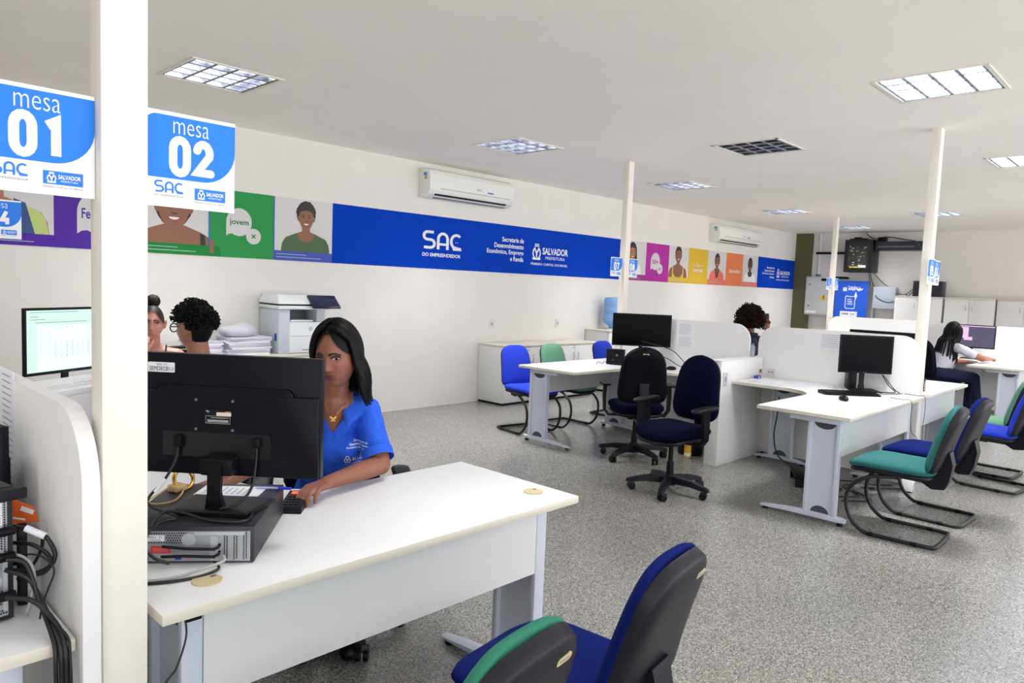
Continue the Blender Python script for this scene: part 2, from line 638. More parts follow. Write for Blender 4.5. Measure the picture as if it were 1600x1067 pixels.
def make_lamp(on, dim=False):
    t = thing('ceiling_light', '', 'ceiling light', group='square louvred ceiling lights')
    g = G()
    for a in range(4):
        g.M = RZ(a * pi / 2)
        g.box(-LS - .012, LS + .012, LS - .012, LS + .012, -.006, .004)
    g.obj('frame', M_LFRAME, t)
    g = G()
    g.box(-LS + .013, LS - .013, -LS + .013, LS - .013, .125, .13)
    for a in range(4):
        g.M = RZ(a * pi / 2)
        g.box(-LS + .013, LS - .013, LS - .018, LS - .013, .002, .128)
    g.obj('tray', M_TRAY, t)
    g = G()
    w = LS - .02
    for i in range(5):
        c = -w + 2 * w * i / 4
        # wide parabolic blades one way, thin the other
        for hh, s0, s1 in ((1, .010, .002),):
            g.rings([[(c - .001 - .011, -w, .0), (c + .001 + .011, -w, .0), (c + .001, -w, .068), (c - .001, -w, .068)],
                     [(c - .001 - .011, w, .0), (c + .001 + .011, w, .0), (c + .001, w, .068), (c - .001, w, .068)]])
            g.rings([[(-w, c - .012, .002), (-w, c + .012, .002), (-w, c + .001, .068), (-w, c - .001, .068)],
                     [(w, c - .012, .002), (w, c + .012, .002), (w, c + .001, .068), (w, c - .001, .068)]])
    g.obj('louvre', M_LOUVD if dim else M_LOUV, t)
    for i in range(4):
        y = -.22 + .147 * i
        G().cyl((-.27, y, .088), (.27, y, .088), .009, n=10).obj('tube', M_TUBE if on else M_TUBEOFF, t, 60)
    return t


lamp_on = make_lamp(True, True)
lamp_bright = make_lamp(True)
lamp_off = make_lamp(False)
LL = ['louvred ceiling light above the desks by the first white post, nearest on the left',
      'louvred ceiling light in front of the big air conditioner, near the middle of the photo',
      'louvred ceiling light right of the post with signs 07 and 08',
      'louvred ceiling light just above the far air conditioner',
      'small far louvred ceiling light close to the back wall',
      'unlit louvred ceiling light with dark cells right of centre',
      'louvred ceiling light cut by the tall white post with signs 05 and 06',
      'brightest louvred ceiling light, large one at the upper right',
      'bright louvred ceiling light at the right edge of the photo',
      'unseen louvred ceiling light added over the nearest visitor chairs', 'unseen louvred ceiling light added behind the camera', 'unseen louvred ceiling light added at the near end of the room', 'unseen louvred ceiling light added in the far right row', 'unseen louvred ceiling light added beside the camera']
first = {1: lamp_on, 0: lamp_off, 2: lamp_bright}
kinds = {1: lamp_on, 0: lamp_off, 2: lamp_bright}
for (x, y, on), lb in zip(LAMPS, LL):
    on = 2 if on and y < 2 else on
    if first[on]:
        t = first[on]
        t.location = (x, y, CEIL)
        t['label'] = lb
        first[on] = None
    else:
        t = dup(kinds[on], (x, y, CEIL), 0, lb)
for (x, y, on), lb in zip(LAMPS, LL):
    if on:
        ld = bpy.data.lights.new('lamp_light', 'AREA')
        ld.shape = 'SQUARE'
        ld.size = .52
        ld.energy = LAMP_POWER * (.45 if x < 4 and y < 2 else 1.0)
        ld.color = (.985, .99, 1.0)
        ld.spread = rad(125)
        lo = bpy.data.objects.new('lamp_light', ld)
        COL.objects.link(lo)
        lo.location = (x, y, CEIL + .118)
# ================================================================== DESKS
def dshape(g, z, up, w=.075):
    """dark half disc painted in as shade in the leg plate cut-outs; drawn in local y/z on both faces"""
    pass


M_DARKGAP = mat('dark recess', (70, 72, 80), .7)


def desk_leg(parent, x, y, my=1, foot=(0.0, .58), top=.7):
    """steel panel leg with arched foot; plate spans local y, thin in x"""
    w = .19
    yc = y
    g = G()
    # plate with half-round cut-outs top and bottom
    pr = []
    y0, y1 = yc - w / 2, yc + w / 2
    z0, z1 = .055, top - .03
    pts = [(y0, z0)] + [(yc - .062 * cos(a), z0 + .05 * sin(a)) for a in [pi * i / 10 for i in range(11)]] + [(y1, z0), (y1, z1)] + [(yc + .072 * cos(a), z1 - .045 * sin(a)) for a in [pi * i / 10 for i in range(11)]] + [(y0, z1)]
    M = Matrix(((0, 0, 1, 0), (1, 0, 0, 0), (0, 1, 0, 0), (0, 0, 0, 1)))
    g.prism(pts, x - .006, x + .006, M)
    for yy in (y0, y1):
        g.box(x - .026, x + .026, yy - .012, yy + .012, z0 - .01, z1 + .01, .004)
    leg = g.obj('leg', M_LEG, parent, 40)
    for zz, sg in ((z0, 1), (z1, -1)):
        pp = [(yc + .075 * cos(a), zz + sg * .052 * sin(a) - sg * .0) for a in [pi * i / 10 for i in range(11)]]
        g = G()
        g.prism(pp, x - .003, x + .003, M)
        g.obj('cutout_shade', M_DARKGAP, leg)  # dark disc fills the cut-out, its shade put in as colour
    # rail under the top
    g = G()
    g.box(x - .028, x + .028, y0 - .01, y1 + .14, top - .03, top, .004)
    g.obj('rail', M_LEG, leg, 40)
    gl = []
    # foot: low arch, thick at the plate and tapering to rounded tips
    g = G()
    R = []
    f0, f1 = foot
    for i in range(13):
        t = i / 12
        yy = f0 + (f1 - f0) * t
        u = (yy - yc) / (max(abs(f0 - yc), abs(f1 - yc)))
        zt = .058 - .030 * u * u
        zb = .028 - .012 * u * u
        hw = .034 * (1 - .25 * abs(u)) if 0 < i < 12 else .018
        R.append([(x - hw, yy, zb), (x + hw, yy, zb), (x + hw, yy, zt - .006), (x + hw * .6, yy, zt), (x - hw * .6, yy, zt), (x - hw, yy, zt - .006)])
    g.rings(R)
    ft = g.obj('foot', M_LEG, leg, 50)
    for yy in (f0 + .035, f1 - .035):
        g = G()
        g.cyl((x, yy, 0), (x, yy, .022), .02, n=12)
        gl.append(g.obj('glide', M_BLACK, leg, 40))
    return leg


def make_desk(name, label, loc, L, depth, ret, rw=.6, sx=1, sy=1, grom=(), legs=True, mod=True, second=True, group=None, ccut=.28):
    """L-shaped worktop. local: panel edge at x=0, visitor edge at y=0; wing runs to x=L, return to y=ret"""
    t = thing(name, label, 'desk', loc, group=group)
    F = Matrix.Diagonal((sx, sy, 1, 1))
    P = [(0, 0), (L, 0), (L, depth)]
    c = ccut
    # concave sweep between wing and return
    P += [(rw + c, depth)] if c else []
    if c:
        P += [(rw + c - c * sin(a), depth + c - c * cos(a)) for a in [pi / 2 * i / 8 for i in range(1, 9)]]
    else:
        P += [(rw, depth)]
    P += [(rw, ret), (0, ret)]
    g = G(F)
    g.prism(P, TOP - .026, TOP, bev=.0015)
    for fc in g.bm.faces:
        fc.normal_update()
        if abs(fc.normal.z) < .5:
            fc.material_index = 1
    top = g.obj('worktop', [M_WHITE, M_EDGE], t, 30)
    for (gx, gy) in grom:
        g = G(F)
        g.cyl((gx, gy, TOP + .0005), (gx, gy, TOP + .004), .036, n=28)
        g.k = 1
        g.flat(disc(gx + .02, gy + .012, .009, .005, n=10), TOP + .0045)
        g.obj('grommet', [M_CREAM, M_DARKGAP], t, 40)
    if mod:
        g = G(F)
        g.box(.128, L - .130, .085, .10, .455, TOP - .027)
        g.obj('modesty_panel', M_WHITE, t)
        g = G(F)
        g.box(.04, .055, .75, ret - .12, .40, TOP - .027)
        g.obj('modesty_panel', M_WHITE, t)
    # legs
    def leg(x, y, f):
        a = desk_leg(t, x, y, foot=f)
        if sx < 0 or sy < 0:
            for o in [a] + list(a.children) + [q for k in a.children for q in k.children]:
                me = o.data
                me.transform(F)
                if sx * sy < 0:
                    me.flip_normals()
        return a
    leg(L - .103, .19, (.02, .60))
    if second:
        leg(.10, .19, (.02, .50))
    if ret > .9:
        leg(.12, ret - .26, (ret - .5, ret - .03))
    return t


M_PANEL = mat('partition white', (232, 231, 229), .5, bump=.02, bscale=300)


def make_panel(label, x0, x1, y0, y1, h=1.21, r0=.16, r1=.16, paper=None, zb=.03, name='partition_panel'):
    """desk divider: board in the yz plane with rounded upper corners"""
    t = thing(name, label, 'partition', ((x0 + x1) / 2, (y0 + y1) / 2, 0))
    hw, hy = (x1 - x0) / 2, (y1 - y0) / 2
    M = Matrix(((0, 0, 1, 0), (1, 0, 0, 0), (0, 1, 0, 0), (0, 0, 0, 1)))
    g = G()
    g.prism(rrect(-hy, hy, zb, h, (.001, .001, r1, r0), 8), -hw, hw, M, bev=.002)
    g.obj('board', M_PANEL, t, 30)
    for yy in (-hy + .1, hy - .1):
        g = G()
        g.cyl((0, yy, 0), (0, yy, zb + .002), .014, n=12)
        g.obj('glide', M_BLACK, t, 40)
    return t


def taped_sheet(label, M, sheets, group=None):
    """printed sheet taped to a board; M maps local xy to the surface"""
    t = thing('paper_notice', label, 'notice', group=group)
    g = G(M)
    for (x0, x1, y0, y1) in sheets:
        g.prism([(x0, y0), (x1, y0), (x1, y1), (x0, y1)], 0, .0012)
    g.obj('sheet', M_PAPER, t)
    g = G(M)
    rnd = random.Random(3)
    for (x0, x1, y0, y1) in sheets:
        h = y1 - y0
        w = x1 - x0
        n = max(3, int(h / .016))
        for i in range(1, n):
            y = y1 - h * i / n
            g.flat([(x0 + .1 * w, y), (x0 + w * (.5 + .4 * rnd.random()), y), (x0 + w * .9 if 0 else x0 + w * (.88), y + .003), (x0 + .1 * w, y + .003)], .0018)
    g.obj('printed_lines', M_INK, t)
    return t


# posts with their hanging number signs ---------------------------------
M_POST = mat('post paint', (238, 232, 222), .5, noise=.02, nscale=12)
M_POSTG = mat('clear sleeve', (225, 230, 238), .15, alpha=.5)


DIG = {'0': [[(.22, .72), (.22, .28)] + arc(.5, .28, .28, 180, 360, 8) + [(.78, .72)] + arc(.5, .72, .28, 0, 180, 8)],
       '1': [[(.30, .80), (.58, .93), (.58, .0)]],
       '2': [arc(.5, .70, .27, 165, -20, 9) + [(.26, .09), (.82, .09)]],
       '4': [[(.62, .95), (.20, .30), (.85, .30)], [(.66, .50), (.66, .0)]],
       '5': [[(.76, .91), (.30, .91), (.27, .55)] + arc(.47, .34, .27, 110, -150, 10)],
       '6': [[(.62, .95), (.30, .48)] + arc(.5, .31, .26, 150, -210, 14)],
       '7': [[(.18, .91), (.80, .91), (.42, .0)]],
       '8': [arc(.5, .72, .22, 0, 360, 14), arc(.5, .29, .27, 0, 360, 14)]}


def digits(g, num, cx, y, h, z):
    w = h * .70
    for i, c in enumerate(num):
        T = TR(cx + (i - len(num) / 2) * w * .96, y, 0) @ Matrix.Diagonal((w, h, 1, 1))
        for s_ in DIG[c]:
            P = [Vector(p) for p in s_]
            # keep the pen width even although the cell is not square
            P = [Vector((p.x * w, p.y * h * .94)) for p in P]
            stroke(g, P, h * .235, z, TR(cx + (i - len(num) / 2) * w * .96, y, 0), c in '0268')


def make_sign(num, x0, y, label, hold=(-.008, .1)):
    """square hanging sign, x0 = its left edge; faces -Y"""
    w = .2
    t = thing('desk_number_sign', label, 'sign', (x0, y, 1.642), group=None)
    M = WALLM
    g = G(M)
    g.prism([(0, 0), (w, 0), (w, w + .005), (0, w + .005)], -.002, .002)
    g.obj('board', M_PRWHITE, t)
    g = G(M)
    hx0, hx1 = hold
    g.prism([(hx0, .06), (hx1, .06), (hx1, .16), (hx0, .16)], -.004, -.002)
    g.obj('holder', M_POSTG, t)
    g = G(M)
    P = rrect(.0, w, .062, w - .003, (0, .075, .0, .028), 10)
    g.flat(P, .0027)
    g.obj('blue_field', M_SIGNBLUE, t)
    g = G(M)
    put_text(g, 'mesa', .100, .160, .078, .026, -.012, .0034, align='c')
    digits(g, num, .100, .076, .076, .0034)
    g.obj('lettering', M_PRWHITE, t)
    g = G(M)
    sac_logo(g, .022, .030, .062, .026, .0027)
    g.obj('logo', M_SIGNBLUE, t)
    g = G(M)
    put_text(g, 'DO EMPREENDEDOR', .022, .022, .062, .004, 0, .0027)
    put_text(g, 'PRIMEIRA CAPITAL DO BRASIL', .108, .014, .070, .0035, 0, .0027)
    g.obj('small_lettering', M_GREY, t)
    g = G(M)
    g.flat([(.108, .021), (.178, .021), (.178, .047), (.108, .047)], .0027)
    g.obj('blue_badge', M_SIGNBLUE, t)
    g = G(M)
    city_block(g, .112, .0235, .062, .021, .0034, None, False)
    g.obj('badge_lettering', M_PRWHITE, t)
    return t


def make_post(label, x, y, wx=.09, wy=.07):
    t = thing('white_post', label, 'post', (x, y, 0))
    g = G()
    g.box(-wx / 2, wx / 2, -wy / 2, wy / 2, 0, CEIL, .003)
    g.obj('shaft', M_POST, t, 30)
    return t


make_post('thick white square post in the left foreground, floor to ceiling', .523, 1.665)
make_sign('01', .2765, 1.665, 'blue and white desk sign reading mesa 01, left of the foreground post', (.1, .202))
make_sign('02', .570, 1.665, 'blue and white desk sign reading mesa 02, right of the foreground post')
make_post('white post further along, carrying signs 07 and 08', 6.555, 4.66)
make_sign('07', 6.308, 4.66, 'left sign of the pair on the slim middle post, reading mesa 07', (.1, .205))
make_sign('08', 6.602, 4.66, 'right sign of the pair on the slim middle post, reading mesa 08', (-.04, .1))
make_post('tall white post on the right, carrying signs 05 and 06', 6.565, 1.69)
make_sign('05', 6.434, 1.65, 'sign overlapping the face of the tall right-hand post, reading mesa 05')
make_sign('06', 6.735, 1.69, 'sign sticking out right of the tall right-hand post, reading mesa 06', (-.13, .1))
make_post('farthest slim white post, in front of the back wall', 12.82, 4.75)
make_sign('11', 12.57, 4.75, 'tiny left sign on the farthest post, reading mesa 11', (.1, .22))
make_sign('12', 12.90, 4.75, 'tiny right sign on the farthest post, against the poster, reading mesa 12', (-.06, .1))
make_post('white post hidden on the far left row, carrying sign 04', .73, 4.66)
make_sign('04', .775, 4.66, 'blue sign reading mesa 04, behind sign 01 at the left edge')

# ---- island A (signs 01, 02 and 04)
make_desk('office_desk', 'white desk in the foreground holding the computer and big monitor seen from behind', (.592, 1.612, 0), 1.465, .645, 1.40, .60,
          grom=((.15, .12), (1.37, .14)))
make_desk('office_desk', 'white desk at the left edge with the open computer case and hanging cables', (.425, 1.625, 0), 1.45, .645, 1.40, .60, sx=-1,
          grom=((.14, .17),))
make_panel('white partition with rounded corner beside the foreground post', .432, .466, 1.60, 3.04)
make_desk('office_desk', 'white desk by the post with sign 04 where the man with glasses sits', (.76, 4.76, 0), 1.45, .645, 1.40, .60, sy=-1)
make_panel('white partition behind the foreground one, left edge of the photo', .432, .466, 3.16, 4.62, h=1.22)

# ---- island B (signs 05 to 08)
d5 = make_desk('office_desk', 'white L-shaped desk under sign 05 with black monitor, keyboard and mouse', (6.50, 1.60, 0), 1.70, .63, 1.375, .60, sx=-1,
          grom=((1.50, .14),))
make_desk('office_desk', 'white L-shaped desk under sign 07 with the black screen facing the camera', (6.50, 4.77, 0), 1.45, .70, 1.60, .60, sx=-1, sy=-1,
          grom=((1.33, .14),))
make_desk('office_desk', 'white desk under sign 06, with the striped pen holder', (6.63, 1.60, 0), 1.25, .63, 1.375, .60, grom=((.95, .45),))
make_desk('office_desk', 'white desk under sign 08, hidden behind the partition with taped sheet', (6.63, 4.77, 0), 1.40, .70, 1.60, .60, sy=-1)
make_panel('white partition with a taped sheet left of the black monitor', 6.515, 6.545, 1.66, 3.05, h=1.215)
make_panel('pale partition behind the black screen of desk 07', 6.515, 6.545, 3.14, 4.60, h=1.22)

# ---- island C (far)
make_desk('office_desk', 'far white desk on the right where the person with braids works', (11.93, 1.52, 0), 1.55, .62, 1.42, .60, sx=-1)
make_panel('far white partition behind the monitor showing a lilac screen', 11.95, 11.98, 1.45, 3.03, h=1.2)
make_panel('far partition with rounded corner below the blue poster', 12.60, 12.63, 3.2, 4.68, h=1.2)
make_desk('office_desk', 'far white desk beside the distant post', (12.58, 4.80, 0), 1.4, .62, 1.5, .6, sx=-1, sy=-1)


# spine boxes with sockets between the desks
def spine(label, x0, x1, y0, y1, sock=True):
    t = thing('cable_spine_cabinet', label, 'cabinet', ((x0 + x1) / 2, (y0 + y1) / 2, 0))
    a, b_ = (x1 - x0) / 2, (y1 - y0) / 2
    g = G(); g.box(-a, a, -b_, b_, 0, .92, .003); g.obj('body', M_PANEL, t, 30)
    g = G(); g.box(-a - .004, a + .004, -b_ - .004, b_ + .004, .92, .926, .001); g.obj('lid', M_PANEL, t, 30)
    if sock:
        g = G(WALLM @ TR(0, 0, b_)); g.prism(rrect(-a + .035, -a + .105, .70, .82, .008), 0, .006)
        s_ = g.obj('socket_plate', mat('socket plastic', (205, 208, 214), .4), t)
        g = G(WALLM @ TR(0, 0, b_)); g.flat(rrect(-a + .055, -a + .085, .74, .785, .008), .0066)
        g.obj('socket', mat('socket face', (150, 155, 170), .4), s_)
    return t


spine('white box between the desks, with a socket plate near its corner', 5.71, 6.505, 2.99, 3.11)
spine('white box beyond the partition, near the curly-haired person', 6.62, 7.4, 2.99, 3.11, False)


# ================================================================== CHAIRS
def back_outline(w0, w1, h, r=.07, n=7):
    """rounded trapezium, w0 bottom width, w1 top width, centred"""
    P = []
    cs = [(-w0 / 2, -h / 2), (w0 / 2, -h / 2), (w1 / 2, h / 2), (-w1 / 2, h / 2)]
    m = len(cs)
    for i, c in enumerate(cs):
        p, q = Vector(cs[i - 1]), Vector(cs[(i + 1) % m])
        c = Vector(c)
        rr = r * (1.6 if i >= 2 else 1)
        a = c + (p - c).normalized() * rr
        b = c + (q - c).normalized() * rr
        for k in range(n + 1):
            t = k / n
            P.append(tuple(a * (1 - t) ** 2 + c * 2 * t * (1 - t) + b * t * t))
    out = []
    for i in range(len(P)):                      # densify the straight runs
        a, b = Vector(P[i]), Vector(P[(i + 1) % len(P)])
        k = max(1, int((b - a).length / .05))
        for j in range(k):
            out.append(tuple(a.lerp(b, j / k)))
    return out


def visitor_chair(fab, label, loc, rz, group):
    t = thing('visitor_chair', label, 'chair', loc, rz, group)
    seat_o = back_outline(.43, .48, .50, .11)

    def sf(x, y, z):
        return (x, y + .015, z + .442 - .03 * max(0, (y - .14)) / .1 * .6 + .012 * (abs(x) / .23) ** 2)
    G().pad(seat_o, .075, sf, ratio=(.6, .4)).obj('seat', fab, t, 80)
    G().pad([(x * .97, y * .97) for x, y in seat_o], .045, lambda x, y, z: sf(x, y, z - .03), p=8).obj('seat_pan', M_SHELL, t, 80)
    bo = back_outline(.43, .33, .43, .07)
    # back leans rearwards, curved about a vertical axis
    Tb = TR(0, -.268, .660) @ RX(rad(90 + 17))

    def bf(x, y, z):
        return (x, y + 0, z + .06 * (x / .22) ** 2 * .5 - .018 * cos(y * 5))
    # local z of the outline plane points backwards (-Y) after the rotation, so front is -z
    G(Tb).pad(bo, .06, lambda x, y, z: bf(x, y, -z - 0.012 + 0), ratio=(.5, .5)).obj('backrest', fab, t, 80)
    g = G(Tb)
    g.pad([(x * .99, y * .99) for x, y in bo], .07, lambda x, y, z: (x, y, (z + .022 - .018 * cos(y * 5)) if z > 0 else (z * .4 + .01 - .018 * cos(y * 5))), p=7, ratio=(.5, .3))
    sh = g.obj('back_shell', M_SHELL, t, 50)
    g = G(Tb @ TR(.0, .155, .0405) @ RX(rad(3)))
    g.prism(rrect(.055, .105, -.006, .012, .007), -.01, .0015)
    g.k = 1
    for i in range(5):
        g.flat([(.063 + i * .007, 0), (.067 + i * .007, 0), (.067 + i * .007, .006), (.063 + i * .007, .006)], .002)
    g.obj('maker_tag', [M_CREAM, M_GREY], sh)
    # plastic bracket from the back down under the seat
    g = G()
    g.rings([[(-.05, -.295, .58), (.05, -.295, .58), (.05, -.27, .58), (-.05, -.27, .58)],
             [(-.045, -.315, .50), (.045, -.315, .50), (.045, -.255, .50), (-.045, -.255, .50)],
             [(-.04, -.30, .40), (.04, -.30, .40), (.04, -.22, .415), (-.04, -.22, .415)],
             [(-.045, -.28, .345), (.045, -.28, .345), (.045, -.19, .38), (-.045, -.19, .38)],
             [(-.045, -.21, .335), (.045, -.21, .335), (.045, -.14, .375), (-.045, -.14, .375)]])
    g.box(-.045, .045, -.20, .02, .365, .395, .008)
    g.obj('back_bracket', M_SHELL, t, 40)
    # sled frame
    h = []
    for s_ in (1, -1):
        p = [(s_ * .10, -.05, .388), (s_ * .17, .02, .388), (s_ * .205, .12, .372), (s_ * .213, .212, .30), (s_ * .213, .235, .20), (s_ * .213, .205, .095), (s_ * .213, .14, .03), (s_ * .213, .07, .0145), (s_ * .213, -.19, .0145), (s_ * .205, -.255, .0145), (s_ * .16, -.285, .0145)]
        h.append(p)
    g = G()
    g.tube(h[0] + h[1][::-1], .0125, 10, sub=4)
    g.box(-.14, .14, -.05, .03, .376, .40, .003)
    fr = g.obj('sled_frame', M_CABLE, t, 60)
    for s_ in (1, -1):
        for yy in (.06, -.19):
            g = G()
            g.cyl((s_ * .213, yy, .0138), (s_ * .213, yy + .035, .0138), .0138, n=10)
            g.obj('glide', M_BLACK, fr, 40)
    return t


GR = 'sled visitor chairs in front of the desks'
ang = rad(0)
visitor_chair(mat('sea green fabric', (40, 122, 96), .9, noise=.2, nscale=500, bump=.5, bscale=900), 'green visitor chair in the foreground, only its back in view', (.905, 1.165, 0), rad(8), GR)
vc = visitor_chair(M_NAVY, 'navy blue visitor chair in the foreground, right of the green one', (1.485, 1.205, 0), rad(8), GR)
vg = visitor_chair(M_GREEN, 'teal green visitor chair beside the desk under sign 05', (5.07, 1.38, 0), rad(2), GR)
dup(vc, (5.70, 1.37, 0), rad(-2), 'navy visitor chair directly behind the teal green one', GR)
vr = visitor_chair(M_ROYAL, 'bright blue visitor chair at the right edge of the photo', (7.06, 1.27, 0), rad(-6), GR)
visitor_chair(M_SAGE, 'pale green visitor chair behind the bright blue one at the right edge', (7.62, 1.40, 0), rad(-4), GR)
dup(vr, (5.47, 4.98, 0), rad(170), 'bright blue visitor chair left of the desk under sign 07', GR)
sg = visitor_chair(M_SAGE, 'sage green visitor chair between two blue ones at the far desk', (6.08, 4.96, 0), rad(176), GR)
dup(vr, (7.08, 5.00, 0), rad(178), 'bright blue visitor chair beside the water cooler', GR)


def caster(t, x, y, a):
    g = G(TR(x, y, 0) @ RZ(a))
    for s_ in (-1, 1):
        g.cyl((s_ * .006, -.018, .026), (s_ * .025, -.018, .026), .026, n=16)
    g.k = 1
    g.rings([[(-.026 * k, -.045 * 1, .030), (.026 * k, -.045, .030), (.026 * k, .008, .052), (-.026 * k, .008, .052)] for k in (1,)] + [[(-.024, -.035, .058), (.024, -.035, .058), (.02, .01, .062), (-.02, .01, .062)]])
    g.cyl((0, 0, .045), (0, 0, .085), .009, n=10)
    return g.obj('caster', [M_BLACK, M_SHELL], t, 40)


def swivel_chair(fab, label, loc, rz, arms=True, base=0.0, pan=True, tall=.50):
    t = thing('swivel_chair', label, 'chair', loc, rz, 'office swivel chairs of the staff')
    so = back_outline(.44, .50, .48, .12)

    def sf(x, y, z):
        return (x, y, z + .465 - .05 * max(0, (y - .12)) / .12 * .5 + .014 * (abs(x) / .25) ** 2)
    G().pad(so, .10, sf, ratio=(.55, .45)).obj('seat', fab, t, 80)
    G().pad([(x * .95, y * .95) for x, y in so], .05, lambda x, y, z: sf(x, y, z - .05), p=8).obj('seat_pan', M_SHELL, t, 80)
    bo = back_outline(.45, .36, tall, .12)
    Tb = TR(0, -.278, .775) @ RX(rad(90 + 8))
    G(Tb).pad(bo, .075, lambda x, y, z: (x, y, -z - .012 + .045 * (x / .22) ** 2 * .5 - .03 * cos(y * 5)), ratio=(.5, .5)).obj('backrest', fab, t, 80)
    sh = G(Tb).pad([(x * .985, y * .985) for x, y in bo], .08, lambda x, y, z: (x, y, (z + .02 - .03 * cos(y * 5)) if z > 0 else (z * .4 + .01 - .03 * cos(y * 5))), p=7, ratio=(.45, .3)).obj('back_shell', mat('dark chair shell', (7, 7, 16), .5, spec=.12), t, 50)
    g = G(Tb @ TR(0, tall / 2 - .055, .0335) @ RX(rad(4)))
    g.prism(rrect(-.026, .026, -.007, .007, .005), -.01, .0015)
    g.obj('maker_tag', M_CREAM, sh)
    g = G()
    g.box(-.045, .045, -.34, -.29, .37, .72, .015)
    g.box(-.045, .045, -.32, -.08, .365, .395, .01)
    g.obj('back_bracket', M_SHELL, t, 40)
    g = G()
    g.box(-.09, .09, -.12, .12, .365, .415, .015)
    g.tube([(.08, .05, .385), (.18, .07, .38), (.25, .07, .37)], .006, 8)
    g.obj('tilt_mechanism', M_BLACK, t, 40)
    if arms:
        for s_ in (-1, 1):
            g = G()
            o = rrect(-.04, .04, -.13, .13, .038, 5)
            g.pad(o, .032, lambda x, y, z: (x + s_ * .285, y - .01, z + .672 - .018 * max(0, y) / .13), p=6)
            g.obj('armrest', M_BLACK, t, 60)
            g = G()
            g.rings([[(s_ * .285 + dx, dy - .02, .66) for dx, dy in ((-.014, -.035), (.014, -.035), (.014, .035), (-.014, .035))],
                     [(s_ * .29 + dx, dy - .02, .56) for dx, dy in ((-.014, -.03), (.014, -.03), (.014, .03), (-.014, .03))],
                     [(s_ * .285 + dx, dy - .03, .44) for dx, dy in ((-.012, -.025), (.012, -.025), (.012, .025), (-.012, .025))],
                     [(s_ * .25 + dx, dy - .03, .395) for dx, dy in ((-.012, -.025), (.012, -.025), (.012, .025), (-.012, .025))]])
            g.box(min(s_ * .06, s_ * .26), max(s_ * .06, s_ * .26), -.055, -.005, .385, .40, .004)
            g.obj('arm_support', M_BLACK, t, 40)
    g = G()
    g.cyl((0, 0, .07), (0, 0, .23), .03, .026, n=20)
    g.cyl((0, 0, .23), (0, 0, .375), .018, n=16)
    g.obj('gas_column', M_BLACK, t, 40)
    g = G()
    g.cyl((0, 0, .055), (0, 0, .135), .048, .036, n=20)
    for i in range(5):
        a = base + 2 * pi * i / 5
        M = RZ(a)
        g.rings([[(-.028, .03, .07), (.028, .03, .07), (.026, .03, .125), (-.026, .03, .125)],
                 [(-.026, .18, .075), (.026, .18, .075), (.022, .18, .115), (-.022, .18, .115)],
                 [(-.022, .305, .06), (.022, .305, .06), (.016, .30, .088), (-.016, .30, .088)],
                 [(-.012, .325, .062), (.012, .325, .062), (.01, .32, .08), (-.01, .32, .08)]], M=M)
    g.obj('star_base', M_SHELL, t, 40)
    for i in range(5):
        a = base + 2 * pi * i / 5
        caster(t, -.30 * sin(a), .30 * cos(a), a + .9 * (i % 3) - .6)
    return t


swivel_chair(M_DNAVY, 'dark navy swivel chair with armrests in the middle of the floor', (4.70, 2.83, 0), rad(80), base=rad(30))
swivel_chair(M_DNAVY, 'black-backed swivel chair pushed up to the desk under sign 07', (5.39, 3.63, 0), rad(-45), base=rad(-8))
swivel_chair(M_DNAVY, 'swivel chair under the woman in the blue polo shirt', (1.64, 2.58, 0), rad(150), arms=True, base=rad(20))
swivel_chair(M_DNAVY, 'swivel chair of the man with glasses', (1.50, 3.62, 0), rad(40), arms=False)
swivel_chair(M_DNAVY, 'dark swivel chair behind the desk under sign 08', (7.7, 4.12, 0), rad(90), arms=False, tall=.5)
swivel_chair(M_DNAVY, 'swivel chair holding the curly-haired person', (7.42, 3.68, 0), rad(-80), arms=False)
swivel_chair(M_DNAVY, 'dark blue swivel chair of the person with braids', (10.72, 2.53, 0), rad(-122), arms=False, tall=.5)
swivel_chair(M_BLACK, 'black swivel chair pushed under the far right desk', (12.6, 2.2, 0), rad(90), arms=True)
swivel_chair(M_DNAVY, 'swivel chair behind the desk under sign 06, mostly hidden', (7.1, 2.55, 0), rad(80), arms=False)
# ================================================================== SCREENS AND COMPUTERS
def screen_mat(name, kind):
    if name in _m:
        return _m[name]
    m = bpy.data.materials.new(name)
    m.use_nodes = True
    b = m.node_tree.nodes['Principled BSDF']
    b.inputs['Roughness'].default_value = .3
    b.inputs['Specular IOR Level'].default_value = .07
    c = {'off': (2, 2, 7), 'green': (196, 228, 216), 'lilac': (88, 82, 104)}[kind]
    b.inputs['Base Color'].default_value = rgb(*(c if kind == 'off' else (10, 10, 12)))
    if kind != 'off':
        b.inputs['Emission Color'].default_value = rgb(*c)
        b.inputs['Emission Strength'].default_value = .75
    _m[name] = m
    return m


def lit(name, c, s=.75):
    return mat(name, (10, 10, 10), .3, emit=c, estr=s)


M_DARKBODY = mat('monitor back plastic', (6, 8, 19), .38, bump=.10, bscale=1200, spec=.2)


